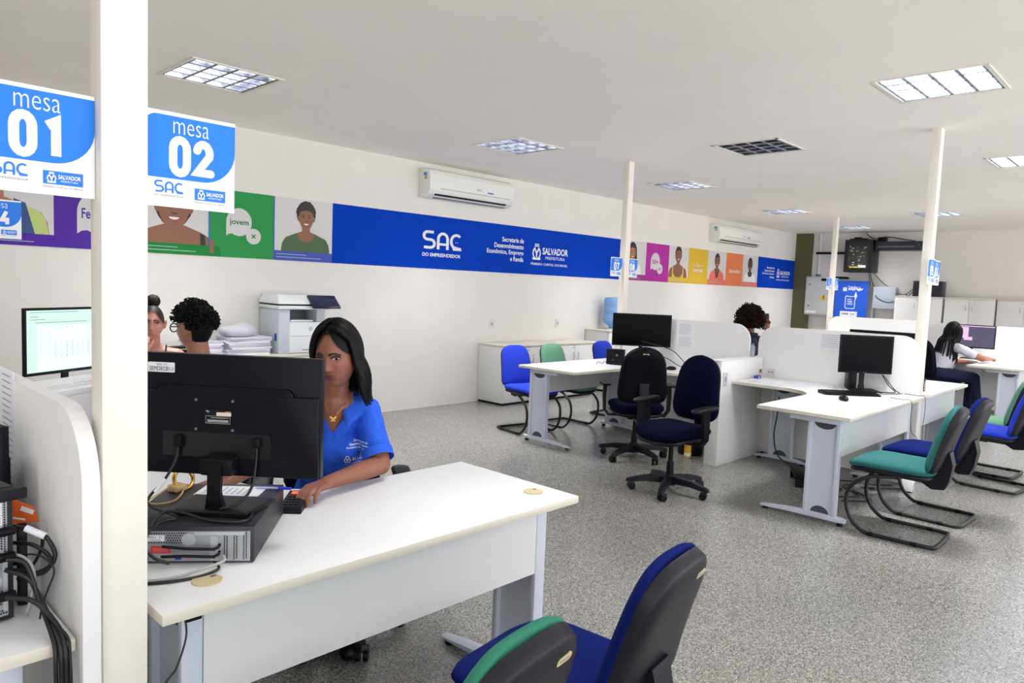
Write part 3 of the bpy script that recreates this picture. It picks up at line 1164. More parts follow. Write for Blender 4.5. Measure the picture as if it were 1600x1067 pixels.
def make_monitor(label, loc, rz, w=.50, h=.31, zb=.10, kind='off', thick=.018, stand='plate', deep=.03, yoff=0.0, group=None):
    """screen faces local -Y; origin at the foot"""
    t = thing('computer_monitor', label, 'monitor', loc, rz, group)
    bz = .013
    g = G()
    g.box(-w / 2, w / 2, yoff - thick / 2, yoff + thick / 2, zb, zb + h, .003)
    g.prism(rrect(-w * .36, w * .36, zb + .04, zb + h * .74, .02), 0, deep, Matrix(((1, 0, 0, 0), (0, 0, 1, yoff + thick / 2 - .002), (0, 1, 0, 0), (0, 0, 0, 1))), bev=.008)
    body = g.obj('housing', M_DARKBODY, t, 40)
    g = G(TR(0, yoff - thick / 2 - .0008, 0) @ WALLM)
    g.flat([(-w / 2 + bz, zb + bz + .004), (w / 2 - bz, zb + bz + .004), (w / 2 - bz, zb + h - bz), (-w / 2 + bz, zb + h - bz)])
    g.obj('screen', screen_mat('screen ' + kind, kind), t)
    if kind == 'green':
        g = G(TR(0, yoff - thick / 2 - .0014, 0) @ WALLM)
        x0, x1, y0, y1 = -w / 2 + bz, w / 2 - bz, zb + bz + .004, zb + h - bz
        rnd = random.Random(5)
        g.flat([(x0 + .06, y0 + .004), (x1 - .01, y0 + .004), (x1 - .01, y1 - .08), (x0 + .06, y1 - .08)])
        g.k = 1
        for r_ in range(17):
            yy = y1 - .095 - r_ * .0098
            g.flat([(x0 + .07, yy), (x0 + .07 + .02 + .02 * rnd.random(), yy), (x0 + .092, yy + .003), (x0 + .07, yy + .003)])
            for c_ in range(9):
                if r_ < 1 or r_ > 7 or c_ == 0:
                    xx = x0 + .13 + c_ * .036
                    g.flat([(xx, yy), (xx + .014, yy), (xx + .014, yy + .003), (xx, yy + .003)])
        for yy, a, c_ in ((y1 - .012, .02, .30), (y1 - .035, .02, .05), (y1 - .05, .02, .09), (y1 - .066, .05, .33)):
            g.flat([(x0 + a, yy), (x0 + a + c_, yy), (x0 + a + c_, yy + .003), (x0 + a, yy + .003)])
        g.obj('screen_content', [lit('screen pale', (212, 236, 236), .8), lit('screen text', (120, 150, 150), .6)], t)
    if kind == 'lilac':
        g = G(TR(0, yoff - thick / 2 - .0014, 0) @ WALLM)
        x0, x1, y0, y1 = -w / 2 + bz, w / 2 - bz, zb + bz + .004, zb + h - bz
        g.flat([(x0, y1 - .012), (x1, y1 - .012), (x1, y1), (x0, y1)])
        g.flat([(x0, y0 + .12), (x0 + .22, y0 + .12), (x0 + .22, y1 - .02), (x0, y1 - .02)])
        g.flat([(x0 + .17, y0 + .09), (x0 + .27, y0 + .09), (x0 + .27, y0 + .135), (x0 + .17, y0 + .135)])
        g.obj('screen_content', lit('screen lilac pale', (214, 176, 208), .8), t)
    g = G(TR(0, yoff - thick / 2 - .0012, 0) @ WALLM)
    put_text(g, 'acer' if 0 else 'LG' if kind == 'x' else '- -', 0, zb + .004, .022, .005, .01, align='c')
    g.obj('bezel_mark', M_GREY, t)
    if stand == 'plate':
        g = G()
        g.rings([[(-.12, -.085, 0), (.12, -.085, 0), (.10, .085, 0), (-.10, .085, 0)], [(-.12, -.085, .006), (.12, -.085, .006), (.10, .085, .012), (-.10, .085, .012)],
                 [(-.118, -.08, .010), (.118, -.08, .010), (.098, .08, .016), (-.098, .08, .016)]])
        g.obj('foot_plate', M_BLACK, t, 30)
        g = G()
        g.rings([[(-.026, .035, .01), (.026, .035, .01), (.026, .055, .01), (-.026, .055, .01)], [(-.018, .045, .06), (.018, .045, .06), (.018, .06, .06), (-.018, .06, .06)],
                 [(-.02, .04, zb + .05), (.02, .04, zb + .05), (.02, .055, zb + .05), (-.02, .055, zb + .05)]])
        g.box(-.045, .045, yoff + .0, .05, zb + .012, zb + .06, .006)
        g.obj('neck', M_BLACK, t, 40)
    return t, body


# --- the big monitor seen from behind ---------------------------------
W0, H0 = .545, .340
mt, mb = make_monitor('large black monitor seen from behind on the foreground desk', (.885, 1.965, .8405), rad(131.5), W0, H0, zb=.092, stand='plate', deep=.012, yoff=-.03, thick=.03)
# back view: local +Y, so image right is local -X
BK = Matrix(((-1, 0, 0, 0), (0, 0, 1, -.015), (0, 1, 0, .092), (0, 0, 0, 1)))
g = G(BK)
g.prism([(-W0 / 2 + .002, .0), (W0 / 2 - .002, .0), (W0 / 2 - .004, .232), (.14, .230), (0, .231), (-.14, .233), (-W0 / 2 + .004, .238)], 0, .012, bev=.004)
g.obj('back_cover', M_DARKBODY, mt, 40)
g = G(BK)
g.prism(rrect(-.175, .135, .052, .122, .002), .012, .0142)
g.obj('connector_recess', mat('recess black', (6, 6, 9), .3), mt)
g = G(BK)
for x in (-.08, .025):
    for y in (.118 + .012, .225 - .012):
        g.cyl((x, y, .012), (x, y, .0145), .004, n=12)
g.obj('mounting_screw', M_GREY, mt, 40)
g = G(BK @ TR(0, 0, .0))
for bx in (-.232, .14):
    for i in range(8):
        for j in range(5):
            g.flat([(bx + j * .009 + (i % 2) * .0045 + dx, .035 + i * .0085 + dy) for dx, dy in ((-.002, 0), (0, -.002), (.002, 0), (0, .002))], .0126)
g.obj('speaker_grille', mat('grille dark', (4, 4, 6), .6), mt)
g = G(BK)
g.prism(rrect(-.225, -.148, .285, .313, .003), -.001, .0012)
g.k = 1
put_text(g, 'SEMDEC81-1', -.220, .289, .068, .012, .0, .0018)
put_text(g, 'SEMDEC - PMS', -.20, .305, .03, .004, 0, .0018)
g.obj('asset_sticker', [M_PAPER, M_BLACK], mt)
g = G(BK)
g.prism([(-.055, .145), (.022, .145), (.022, .188), (-.055, .188)], .012, .0128)
g.k = 1
for a, c_, y0_, y1_ in ((-.052, .018, .148, .1487), (-.052, .018, .1685, .169), (-.052, -.0515, .148, .1687), (.0175, .018, .148, .1687)):
    g.flat([(a, y0_), (c_, y0_), (c_, y1_), (a, y1_)], .0134)
for y in (.152, .1545, .157, .1635):
    g.flat([(-.047 + .01 * (y > .16), y), (.013, y), (.013, y + .0009), (-.047 + .01 * (y > .16), y + .0009)], .0134)
put_text(g, 'hp', -.050, .178, .008, .007, .01, .0134)
put_text(g, 'V223', .004, .179, .014, .004, .0, .0134)
g.k = 2
g.flat([(-.021, .170), (.021, .170), (.021, .180), (-.021, .180)], .0136)
g.obj('rating_label', [M_BLACKG, M_PRWHITE, mat('label cream', (235, 215, 195), .6)], mt)
# hinge housing
g = G(BK)
g.prism(rrect(-.058, .022, .006, .052, .01), .010, .040, bev=.004)
g.obj('hinge_cover', M_BLACK, mt, 40)


def rear_panel(g_black, t, M, w, h):
    """perforated metal rear of a small computer; local xy on the face, w x h"""
    g = G(M)
    g.prism([(-w / 2 + .010, .008), (w / 2 - .010, .008), (w / 2 - .010, h - .012), (-w / 2 + .010, h - .012)], 0, .0015)
    pl = g.obj('rear_plate', mat('zinc plate', (178, 182, 188), .35, metal=.7), t)
    g = G(M)
    def hexh(x, y, r=.0022):
        g.flat([(x + r * cos(k * pi / 3), y + r * sin(k * pi / 3)) for k in range(6)], .0021)
    s = w / .34
    for c_ in range(3):
        for i in range(14):
            for j in range(2):
                hexh((.095 + c_ * .0245 + j * .0065) * s, .014 + i * .0052 + (j * .0026))
    for i in range(5):
        for j in range(26):
            x = (-.155 + j * .0062 + (i % 2) * .003)
            if .066 < .060 + i * .0065 < .08 and x < -.05:
                continue
            hexh(x * s, .058 + i * .0062, .0021)
    g.obj('vent_holes', mat('hole black', (5, 5, 6), .7), pl)
    g = G(M)
    g.prism([(-.15 * s, .062), (-.100 * s, .062), (-.100 * s, .078), (-.15 * s, .078)], .002, .0026)
    g.prism([(-.098 * s, .062), (-.055 * s, .062), (-.055 * s, .078), (-.098 * s, .078)], .002, .0026)
    g.k = 1
    for i in range(12):
        g.flat([(-.14 * s + i * .0028, .065), (-.14 * s + i * .0028 + (.001 if i % 3 else .0017), .065), (-.14 * s + i * .0028 + (.001 if i % 3 else .0017), .073), (-.14 * s + i * .0028, .073)], .003)
    put_text(g, 'DELL  51', -.095 * s, .071, .034, .004, 0, .003)
    put_text(g, 'DQ57X2 4.6kg', -.09 * s, .064, .026, .003, 0, .003)
    g.obj('serial_label', [M_PAPER, M_BLACK], pl)
    g = G(M)
    g.prism([(-.088 * s, .030), (-.040 * s, .030), (-.040 * s, .048), (-.088 * s, .048)], .002, .0035)
    g.k = 1
    for y in (.034, .038, .042):
        g.flat([(-.084 * s, y), (-.046 * s, y), (-.046 * s, y + .0008), (-.084 * s, y + .0008)], .004)
    g.obj('warning_tag', [mat('red tag', (214, 40, 52), .5), mat('tag print', (240, 170, 170), .5)], pl)
    g = G(M)
    for (x0, x1, y0, y1, k) in ((-.125, -.103, .030, .037, 0), (-.064, -.050, .018, .023, 0), (-.028, -.012, .013, .018, 1), (.0, .008, .012, .019, 2), (-.15, -.135, .012, .022, 0), (-.11, -.095, .012, .02, 0)):
        g.k = k
        g.prism([(x0 * s, y0), (x1 * s, y0), (x1 * s, y1), (x0 * s, y1)], .0015, .004)
    g.obj('ports', [M_BLACK, mat('usb blue', (30, 60, 160), .4), mat('jack pink', (226, 120, 150), .4)], pl)
    g = G(M)
    g.prism(disc(.005 * s, .066, .018, .017, n=28), .0018, .0028)
    g.prism([(.02 * s, .078), (.145 * s, .078), (.145 * s, .086), (.02 * s, .086)], .0018, .004)
    g.prism([(.060 * s, .010), (.078 * s, .010), (.078 * s, .076), (.060 * s, .076)], .0018, .003)
    g.obj('slot_bracket', mat('bracket zinc', (196, 200, 205), .4, metal=.5), pl, 30)
    return pl


PCW, PCD, PCH = .34, .40, .10
pc = thing('desktop_computer', 'flat black desktop computer lying under the big monitor, ports facing the camera', 'computer', (.874, 2.027, TOP), rad(-39))
g = G(); g.box(-PCW / 2, PCW / 2, -PCD / 2, PCD / 2, .004, PCH, .0025)
g.obj('case', mat('computer case', (34, 34, 42), .42, bump=.15, bscale=900), pc, 30)
g = G()
for x in (-.14, .14):
    for y in (-.17, .17):
        g.cyl((x, y, 0), (x, y, .005), .012, n=12)
g.obj('rubber_feet', M_BLACK, pc)
RM = TR(0, -PCD / 2, 0) @ WALLM
rear_panel(None, pc, RM, PCW, PCH)
g = G(RM)
for y0, y1 in ((.049, .044), (.030, .024)):
    g.tube([(.083, y0 + .004, .002), (.083, y0, .012), (.070, y1, .018)], .004, 8)
    g.tube([(.076, y1 + .001, .017), (.0, y1 + .004, .019), (-.055, y1 + .007 * (y0 > .04) + .002, .018)], .0042, 8)
g.obj('antenna', M_SHELL, pc, 60)

# computer standing upright at the left edge
pc2 = thing('desktop_computer', 'upright computer at the left edge of the photo with cables plugged in its back', 'computer', (.277, 1.927, TOP), rad(12))
g = G(); g.box(-.05, .05, -.14, .10, .004, .295, .0025)
g.obj('case', mat('computer case', (34, 34, 42), .42), pc2, 30)
RM2 = TR(0, -.14, .15) @ WALLM @ RZ(rad(-90)) @ TR(0, -.05, 0)
rear_panel(None, pc2, RM2, .29, .10)
g = G()
g.box(-.02, .068, -.165, -.14, .268, .292, .003)
g.obj('plug', M_SHELL, pc2, 40)
for z_ in (.19, .135, .05):
    g = G(); g.cyl((-.03, -.15, z_ + .012), (.045, -.157, z_ + .012), .012, .009, n=12); g.obj('plug', M_BLACK, pc2, 40)
g = G()
for x in (-.03, .03):
    for y in (-.1, .06):
        g.cyl((x, y, 0), (x, y, .005), .01, n=12)
g.obj('rubber_feet', M_BLACK, pc2)

make_monitor('black monitor at the left edge, just behind the upright computer', (.352, 2.225, TOP), rad(-78.5), .46, .275, zb=.11, thick=.022, stand='plate', yoff=-.02)
make_monitor('monitor with a pale green spreadsheet, beyond the left partition', (1.17, 4.50, TOP), rad(30), .60, .355, zb=.190, kind='green')
make_monitor('black screen on the desk under sign 07', (6.30, 4.22, TOP), rad(-52), .60, .335, zb=.185)
make_monitor('black monitor with keyboard in front on the desk under sign 05', (6.33, 2.03, TOP), rad(-50), .43, .315, zb=.150)
make_monitor('monitor with a lilac and grey picture in front of the person with braids', (11.6, 2.36, TOP), rad(-84), .55, .32, zb=.15, kind='lilac')
make_monitor('black monitor top showing over the partition, left of the tall right post', (7.0, 2.10, TOP), rad(90), .60, .34, zb=.142)
make_monitor('dark monitor just right of the tall right-hand post', (9.35, 2.30, TOP - .0), rad(-60), .5, .31, zb=.155) if 0 else None


def make_keyboard(label, loc, rz, m=M_BLACK, w=.44):
    t = thing('keyboard', label, 'keyboard', loc, rz)
    g = G()
    g.rings([[(-w / 2, -.07, 0), (w / 2, -.07, 0), (w / 2, .07, 0), (-w / 2, .07, 0)], [(-w / 2, -.07, .012), (w / 2, -.07, .012), (w / 2, .07, .026), (-w / 2, .07, .026)]])
    g.obj('body', m, t, 30)
    g = G(TR(0, 0, .019) @ RX(rad(5.5)))
    kw = w / 22.5
    for r in range(5):
        for c in range(21):
            if c in (15, 18) and r < 4:
                pass
            x = -w / 2 + .012 + c * kw + kw * .1
            y = -.055 + r * .0225
            if r == 0 and 3 < c < 10:
                if c == 4:
                    g.box(x, x + kw * 5.8, y, y + .018, 0, .006)
                continue
            g.box(x, x + kw * .86, y, y + .018, 0, .006)
    k = g.obj('keys', m, t)
    k['kind'] = 'stuff'
    return t


def make_mouse(label, loc, rz, m=M_BLACKG):
    t = thing('mouse', label, 'mouse', loc, rz)
    o = disc(0, 0, .030, .052, 24)
    g = G()
    g.pad(o, .036, lambda x, y, z: (x, y, max(0.0, z + .012 + (.004 if z > 0 else 0) * cos(y * 20))), p=3, ratio=(.6, .4))
    g.obj('shell', m, t, 60)
    g = G(); g.cyl((-.004, .025, .026), (.004, .025, .026), .010, n=14); g.obj('scroll_wheel', M_GREY, t, 60)
    return t


make_keyboard('black keyboard on the desk under sign 05', (5.98, 2.02, TOP), rad(-45), w=.44)
make_mouse('black mouse on the desk under sign 05', (5.59, 1.925, TOP), rad(-45))
make_mouse('black mouse on the desk edge behind the dark swivel chairs', (6.13, 3.74, TOP), rad(60))
make_keyboard('white keyboard in front of the green spreadsheet monitor', (1.00, 3.93, .935), rad(32), M_PRWHITE, .40)
g = G(); g.box(-.24, .24, -.13, .13, 0, .165, .006)
t = thing('white_flat_case', 'white flat machine under the white keyboard, below the green screen', 'machine', (1.03, 3.98, TOP), rad(32))
g.obj('body', M_PRWHITE, t, 30)
g = G(); g.box(-.245, .245, -.135, .135, .165, .195, .006); g.obj('lid', M_PRWHITE, t, 30)

# second computer behind screen 07 and the one behind monitor 05
for lb, loc, rz in (('small black computer upright behind the monitor under sign 05', (6.40, 2.16, TOP), rad(-60)),
                    ('small black computer box left of the swivel chair back, under the screen of desk 07', (5.98, 4.30, TOP), rad(20))):
    t = thing('mini_computer', lb, 'computer', loc, rz)
    g = G(); g.box(-.03, .03, -.09, .09, 0, .16, .004); g.obj('case', M_BLACK, t, 30)
    g = G(); g.cyl((-.031, -.02, .1), (-.033, -.02, .1), .012, n=16); g.cyl((-.031, .02, .05), (-.033, .02, .05), .006, n=12); g.obj('button', M_GREY, t)


# ================================================================== CABLES AND SMALL THINGS
def cable(label, pts, r=.004, m=M_CABLE, sub=8, name='cable', cat='cable'):
    o = G().tube(pts, r, 8, sub=sub).obj(name, m, None, 70)
    return tag(o, label, cat)


# behind the big monitor
def bk(x, y, z=0.0):
    v = mt.matrix_basis @ BK @ Vector((x, y, z))
    return v


mt_m = Matrix.Translation(mt.location) @ Matrix.Rotation(mt.rotation_euler.z, 4, 'Z')


def bk(x, y, z=0.0):
    return mt_m @ BK @ Vector((x, y, z))


g = G()
g.box(-.137 + .0, -.115, .078, .112, .012, .030, .003, M=mt_m @ BK)
pa = bk(-.126, .08, .022)
cable('black power cable looping from the big monitor over the computer to the left',
      [pa, bk(-.130, .04, .030), bk(-.150, -.01, .05), bk(-.185, -.07, .075), (.745, 1.93, .852), (.70, 1.93, .845), (.655, 1.93, .80), (.64, 1.92, .752), (.62, 1.90, .746), (.60, 1.88, .746)], .0042)
g.obj('power_plug', M_BLACK, None, 40)
o = COL.objects[-1]
tag(o, 'black power plug in the back of the big monitor, left side', 'plug')
g = G(); g.cyl(bk(-.149, -.006, .0495), bk(-.170, -.043, .062), .0058, n=12)
tag(g.obj('cable_label', M_PAPER, None, 60), 'white paper label wrapped on the power cable of the big monitor', 'label')
g = G()
g.box(.088, .108, .085, .112, .012, .028, .003, M=mt_m @ BK)
tag(g.obj('video_plug', M_BLACK, None, 40), 'black video plug in the back of the big monitor, right side', 'plug')
cable('black video cable curving from the big monitor across the top of the computer',
      [bk(.098, .088, .02), bk(.096, .03, .022), bk(.088, -.03, .035), bk(.06, -.066, .06), bk(.02, -.078, .075), (.918, 1.87, .847), (.885, 1.81, .846), (.845, 1.815, .846), (.80, 1.87, .847), (.755, 1.93, .862), (.715, 1.955, .862), (.675, 1.93, .83), (.655, 1.90, .80), (.668, 1.875, .775), (.70, 1.86, .757)], .0042)
cable('light grey network cable running along the back of the flat computer',
      [(.81, 1.792, .770), (.80, 1.77, .765), (.75, 1.775, .756), (.68, 1.79, .746), (.60, 1.83, .745), (.58, 1.87, .745)], .004, M_CABLEG)
cable('black cable lying on the desk in front of the flat computer',
      [(.79, 1.795, .757), (.785, 1.765, .750), (.74, 1.76, .745), (.68, 1.77, .745), (.62, 1.80, .745), (.585, 1.84, .745)], .0038)
cable('thin black cable hanging under the near corner of the foreground desk', [(.66, 1.66, .70), (.655, 1.64, .66), (.63, 1.63, .60), (.60, 1.63, .55), (.59, 1.64, .35), (.60, 1.70, .05)], .0025)
g = G(); g.box(.655, .69, 1.635, 1.66, .695, .713, .002)
tag(g.obj('cable_clip', M_BLACK, None), 'black cable clip under the near corner of the foreground desk', 'clip')
cable('cable hanging over the left desk edge in a dark bundle, leftmost strand', [(.335, 1.765, .887), (.362, 1.750, .880), (.374, 1.738, .850), (.380, 1.722, .812), (.386, 1.685, .775), (.386, 1.640, .755), (.386, 1.615, .735), (.386, 1.610, .68), (.392, 1.625, .50), (.42, 1.75, .1)], .0045)
cable('cable hanging over the left desk edge in a dark bundle, middle strand', [(.335, 1.775, .862), (.368, 1.742, .846), (.382, 1.725, .811), (.392, 1.700, .778), (.394, 1.645, .757), (.394, 1.612, .736), (.395, 1.606, .68), (.400, 1.625, .50), (.44, 1.78, .1)], .005)
cable('cable hanging over the left desk edge in a dark bundle, rightmost strand', [(.33, 1.745, .815), (.361, 1.716, .811), (.378, 1.700, .800), (.392, 1.680, .780), (.402, 1.640, .757), (.402, 1.612, .735), (.403, 1.606, .68), (.408, 1.63, .50), (.40, 1.8, .1)], .0055)
cable('thinner cable beside the dark bundle on the left desk', [(.37, 1.80, .845), (.383, 1.752, .82), (.392, 1.72, .79), (.398, 1.67, .768), (.409, 1.62, .75), (.410, 1.606, .72), (.412, 1.61, .6), (.42, 1.7, .3)], .0032)
cable('white network cable dropping to the grommet on the left desk', [(.335, 1.80, .888), (.361, 1.782, .885), (.378, 1.768, .869), (.385, 1.765, .836), (.380, 1.785, .775), (.375, 1.80, .742)], .0032, M_CABLEG)
cable('black cable loop beside the upright computer, outer loop', [(.335, 1.83, .940), (.36, 1.818, .939), (.384, 1.797, .932), (.406, 1.775, .920), (.418, 1.76, .897), (.421, 1.755, .874), (.410, 1.763, .851), (.386, 1.784, .839), (.352, 1.815, .846)], .0048)
cable('black cable loop beside the upright computer, inner loop', [(.345, 1.85, .897), (.367, 1.835, .896), (.391, 1.812, .893), (.412, 1.79, .877), (.420, 1.78, .855), (.405, 1.793, .830), (.370, 1.825, .828)], .0044)
cable('black cable loop beside the upright computer, rear loop', [(.35, 1.90, .900), (.378, 1.887, .906), (.408, 1.857, .912), (.419, 1.845, .890), (.412, 1.848, .854), (.395, 1.858, .822), (.375, 1.87, .80)], .0036)
cable('thin cable winding down onto the left desk top', [(.345, 1.80, .885), (.364, 1.794, .883), (.392, 1.768, .882), (.411, 1.748, .865), (.416, 1.742, .845), (.405, 1.747, .808), (.396, 1.752, .775), (.392, 1.756, .745)], .0020)
g = G(); g.cyl((.378, 1.8015, .9355), (.408, 1.7735, .9185), .0075, n=12)
tag(g.obj('cable_label', M_PAPER, None, 60), 'white label wrapped on the black cable loop at the left edge', 'label')
t = thing('card_stand', 'small dark stand on the left desk holding the orange card', 'stand', (.392, 1.905, TOP), rad(-12))
g = G(); g.box(-.010, .010, -.045, .045, 0, .18, .004); g.obj('block', M_SHELL, t, 30)
t = thing('orange_card', 'bright orange card standing in front of the left partition', 'card', (.392, 1.895, TOP + .18), rad(-24))
CM = RX(rad(0)) @ WALLM
g = G(CM); g.prism([(-.03, 0), (.032, 0), (.022, .035), (-.02, .058), (-.03, .056)], 0, .002); g.obj('sheet', mat('orange print', (236, 100, 30), .5), t)
g = G(CM); g.flat([(-.005, .03), (.02, .018), (.023, .028), (-.001, .04)], .0026); g.flat([(-.02, .012), (.005, .006), (.006, .010), (-.018, .016)], .0026); g.obj('print', M_PRWHITE, t)

# papers, pen, gold bangle on and near the computer
def papers(label, loc, rz, w=.21, d=.297, n=1, m=M_PAPER, cat='paper', lines=True, name='paper_sheet'):
    t = thing(name, label, cat, loc, rz)
    g = G()
    for i in range(n):
        a = (i * 37 % 7 - 3) * .012
        g.box(-w / 2, w / 2, -d / 2, d / 2, i * .0012, i * .0012 + .0009, M=RZ(a))
    g.obj('sheet', m, t)
    if lines:
        g = G(TR(0, 0, n * .0012 + .0004) @ RZ((((n - 1) * 37) % 7 - 3) * .012))
        for i in range(8):
            y = d * .38 - i * d * .09
            g.flat([(-w * .38, y), (w * (.2 + .02 * (i * 5 % 8)), y), (w * (.2 + .02 * (i * 5 % 8)), y + .003), (-w * .38, y + .003)])
        g.obj('printed_lines', M_INK, t)
    return t


papers('white form lying on the desktop computer under the pen', (.975, 2.105, .8405), rad(48), .10, .19)
t = thing('pen', 'blue ballpoint pen on top of the desktop computer', 'pen', (1.075, 2.045, .8415), rad(-45))
G().cyl((-.045, 0, .004), (.03, 0, .004), .0035, n=10).obj('barrel', mat('pen clear', (190, 200, 235), .2), t, 60)
G().cyl((.02, 0, .004), (.06, 0, .004), .0042, n=10).obj('cap', mat('pen blue', (30, 60, 210), .3), t, 60)
papers('loose white sheets on the foreground desk, half hidden by the post', (.78, 2.50, TOP), rad(20), n=2)
papers('white sheet on the desk behind the flat computer', (1.02, 2.42, TOP), rad(-15), n=1)
t = thing('bangle', 'gold bangle lying with a tan strap on the desktop computer', 'bangle', (.875, 2.215, .8405), rad(20))
g = G(); g.tube([(.034 * cos(a), .012 * sin(a * 1), .030 + .028 * sin(a)) for a in [2 * pi * i / 20 for i in range(20)]], .006, 8, closed=True)
g.obj('ring', mat('gold', (196, 150, 70), .25, metal=.9), t, 60)
g = G(); g.tube([(-.01, -.01, .01), (-.05, -.05, .006), (-.11, -.085, .004), (-.155, -.07, .004), (-.15, -.03, .004), (-.09, .0, .006), (-.04, .0, .02), (-.02, 0, .012)], .0026, 8, sub=5)
g.box(-.05, -.005, -.025, .015, .0, .022, .006)
g.obj('tan_strap', mat('tan strap', (196, 164, 112), .7), t, 60)

# staff device under her left hand (dark mouse-like pad with an orange light)
t = thing('desk_phone', 'small dark keypad with an orange light under the woman’s hand', 'keypad', (1.20, 2.125, TOP), rad(-42))
g = G(); g.rings([[(-.035, -.07, 0), (.035, -.07, 0), (.035, .07, 0), (-.035, .07, 0)], [(-.036, -.07, .02), (.036, -.07, .02), (.034, .07, .034), (-.034, .07, .034)], [(-.03, -.064, .024), (.03, -.064, .024), (.03, .064, .038), (-.03, .064, .038)]])
g.obj('body', M_SHELL, t, 30)
g = G(TR(0, 0, .031) @ RX(rad(6.3)))
for i in range(3):
    for j in range(4):
        g.box(-.024 + i * .017, -.012 + i * .017, -.055 + j * .02, -.042 + j * .02, -.002, .003, .001)
g.obj('keys', M_BLACK, t)
g = G(TR(0, 0, .0325) @ RX(rad(6.3))); g.box(-.018, .018, .03, .045, 0, .0035, .001); g.obj('light', mat('orange light', (230, 90, 50), .4, emit=(255, 80, 40), estr=1.0), t)

# taped sheets
PXM = Matrix(((0, 0, -1, 0), (-1, 0, 0, 0), (0, 1, 0, 0), (0, 0, 0, 1)))    # local x -> -Y, y -> Z, z -> -X
taped_sheet('tall taped sheets on the pale partition behind the screen of desk 07', TR(6.515, 3.93, .94) @ PXM, [(0, .20, .12, .25), (.0, .20, .0, .115)])
taped_sheet('wide taped sheet on the white partition left of the black monitor', TR(6.515, 2.50, 1.03) @ PXM, [(0, .30, .02, .16)])
taped_sheet('tall narrow printed sheet taped to the partition at the left edge of the photo', TR(.432, 2.30, .92) @ PXM, [(0, .14, 0, .31)])

# pen holder, papers, stapler etc. on island B
t = thing('pen_holder', 'black and white striped pen holder beside the tall right post', 'pen holder', (6.86, 1.74, TOP))
g = G(); g.cyl((0, 0, 0), (0, 0, .10), .034, n=24); g.obj('cup', M_PRWHITE, t, 40)
g = G()
for i in range(12):
    a = 2 * pi * i / 12
    g.box(-.0045, .0045, .0335, .0352, .012, .088, M=RZ(a))
g.cyl((0, 0, .088), (0, 0, .108), .0355, n=24)
g.cyl((0, 0, 0), (0, 0, .010), .0355, n=24)
g.obj('stripes', M_BLACK, t, 40)
papers('stack of white forms near the socket plate on the desk under sign 05', (6.18, 2.78, TOP), rad(10), n=4)
papers('white sheets lying between the forms and the keyboard', (6.12, 2.42, TOP), rad(-12), n=2)
papers('sheet with small print beside the keyboard', (6.36, 2.42, TOP), rad(8), n=1)
t = thing('staple_box', 'small blue box of staples on the desk below the white box', 'box', (6.28, 2.93, TOP), rad(10))
G().box(-.045, .045, -.02, .02, 0, .03, .002).obj('carton', mat('carton blue', (30, 66, 160), .5), t)
g = G(TR(0, -.0205, 0) @ WALLM); g.flat([(-.03, .006), (-.005, .006), (-.005, .024), (-.03, .024)]); g.obj('label', M_PRWHITE, t)
t = thing('glue_bottle', 'small brown and pink bottle beside the blue staple box', 'bottle', (6.38, 2.95, TOP))
G().cyl((0, 0, 0), (0, 0, .05), .013, n=16).obj('body', mat('bottle pink', (222, 178, 165), .5), t, 40)
G().cyl((0, 0, .05), (0, 0, .08), .010, n=16).obj('cap', mat('cap brown', (120, 72, 50), .5), t, 40)
t = thing('socket_plate', 'double power socket low on the white partition behind the forms', 'socket', (6.515, 2.95, .79))
g = G(PXM); g.prism(rrect(0, .08, -.03, .03, .006), 0, .008); g.obj('plate', mat('socket plastic', (205, 208, 214), .4), t)
g = G(PXM)
for x in (.025, .055):
    g.flat(disc(x, 0, .008, n=12), .0086)
g.obj('socket', mat('socket red', (190, 70, 70), .4), t)
t = thing('water_bottle', 'small clear bottle standing on the white box between the desks', 'bottle', (6.40, 3.05, .926))
g = G(); g.cyl((0, 0, 0), (0, 0, .09), .022, n=16); g.cyl((0, 0, .09), (0, 0, .115), .022, .010, n=16); g.obj('body', mat('clear plastic', (210, 222, 235), .1, alpha=.35), t, 50)
g = G(); g.cyl((0, 0, .115), (0, 0, .13), .010, n=12); g.obj('cap', mat('cap blue', (60, 90, 170), .4), t, 40)
papers('white papers on top of the white box, right end', (6.80, 3.05, .926), rad(94), .1, .3, n=6, lines=False)
cable('black cable from the monitor under sign 05 drooping to the desk', [(6.40, 1.95, .92), (6.44, 1.90, .86), (6.46, 1.84, .78), (6.43, 1.78, .747)], .004)
cable('second black cable behind the monitor under sign 05', [(6.37, 1.90, .88), (6.41, 1.86, .80), (6.45, 1.82, .748), (6.35, 1.90, .747), (6.28, 1.98, .747)], .004)
cable('black cable lying along the desk from the keyboard', [(6.16, 1.92, .75), (6.25, 1.86, .745), (6.35, 1.80, .745), (6.44, 1.76, .745)], .0025)
cable('thin black cable falling off the desk edge beside the tall right post', [(6.10, 1.75, .745), (6.06, 1.66, .745), (6.05, 1.588, .74), (6.05, 1.583, .60), (6.08, 1.578, .50), (6.20, 1.57, .44), (6.25, 1.62, .35)], .0022)
cable('thin cable hanging down against the tall right post', [(6.46, 1.75, .745), (6.42, 1.64, .746), (6.41, 1.588, .74), (6.42, 1.583, .62), (6.38, 1.58, .50), (6.40, 1.58, .42), (6.45, 1.62, .3)], .0022)
cable('black cable hanging under the desk of sign 05 to the floor', [(5.9, 2.55, .66), (5.905, 2.56, .5), (5.92, 2.58, .3), (6.0, 2.55, .12), (6.15, 2.4, .03), (6.4, 2.2, .01)], .006)
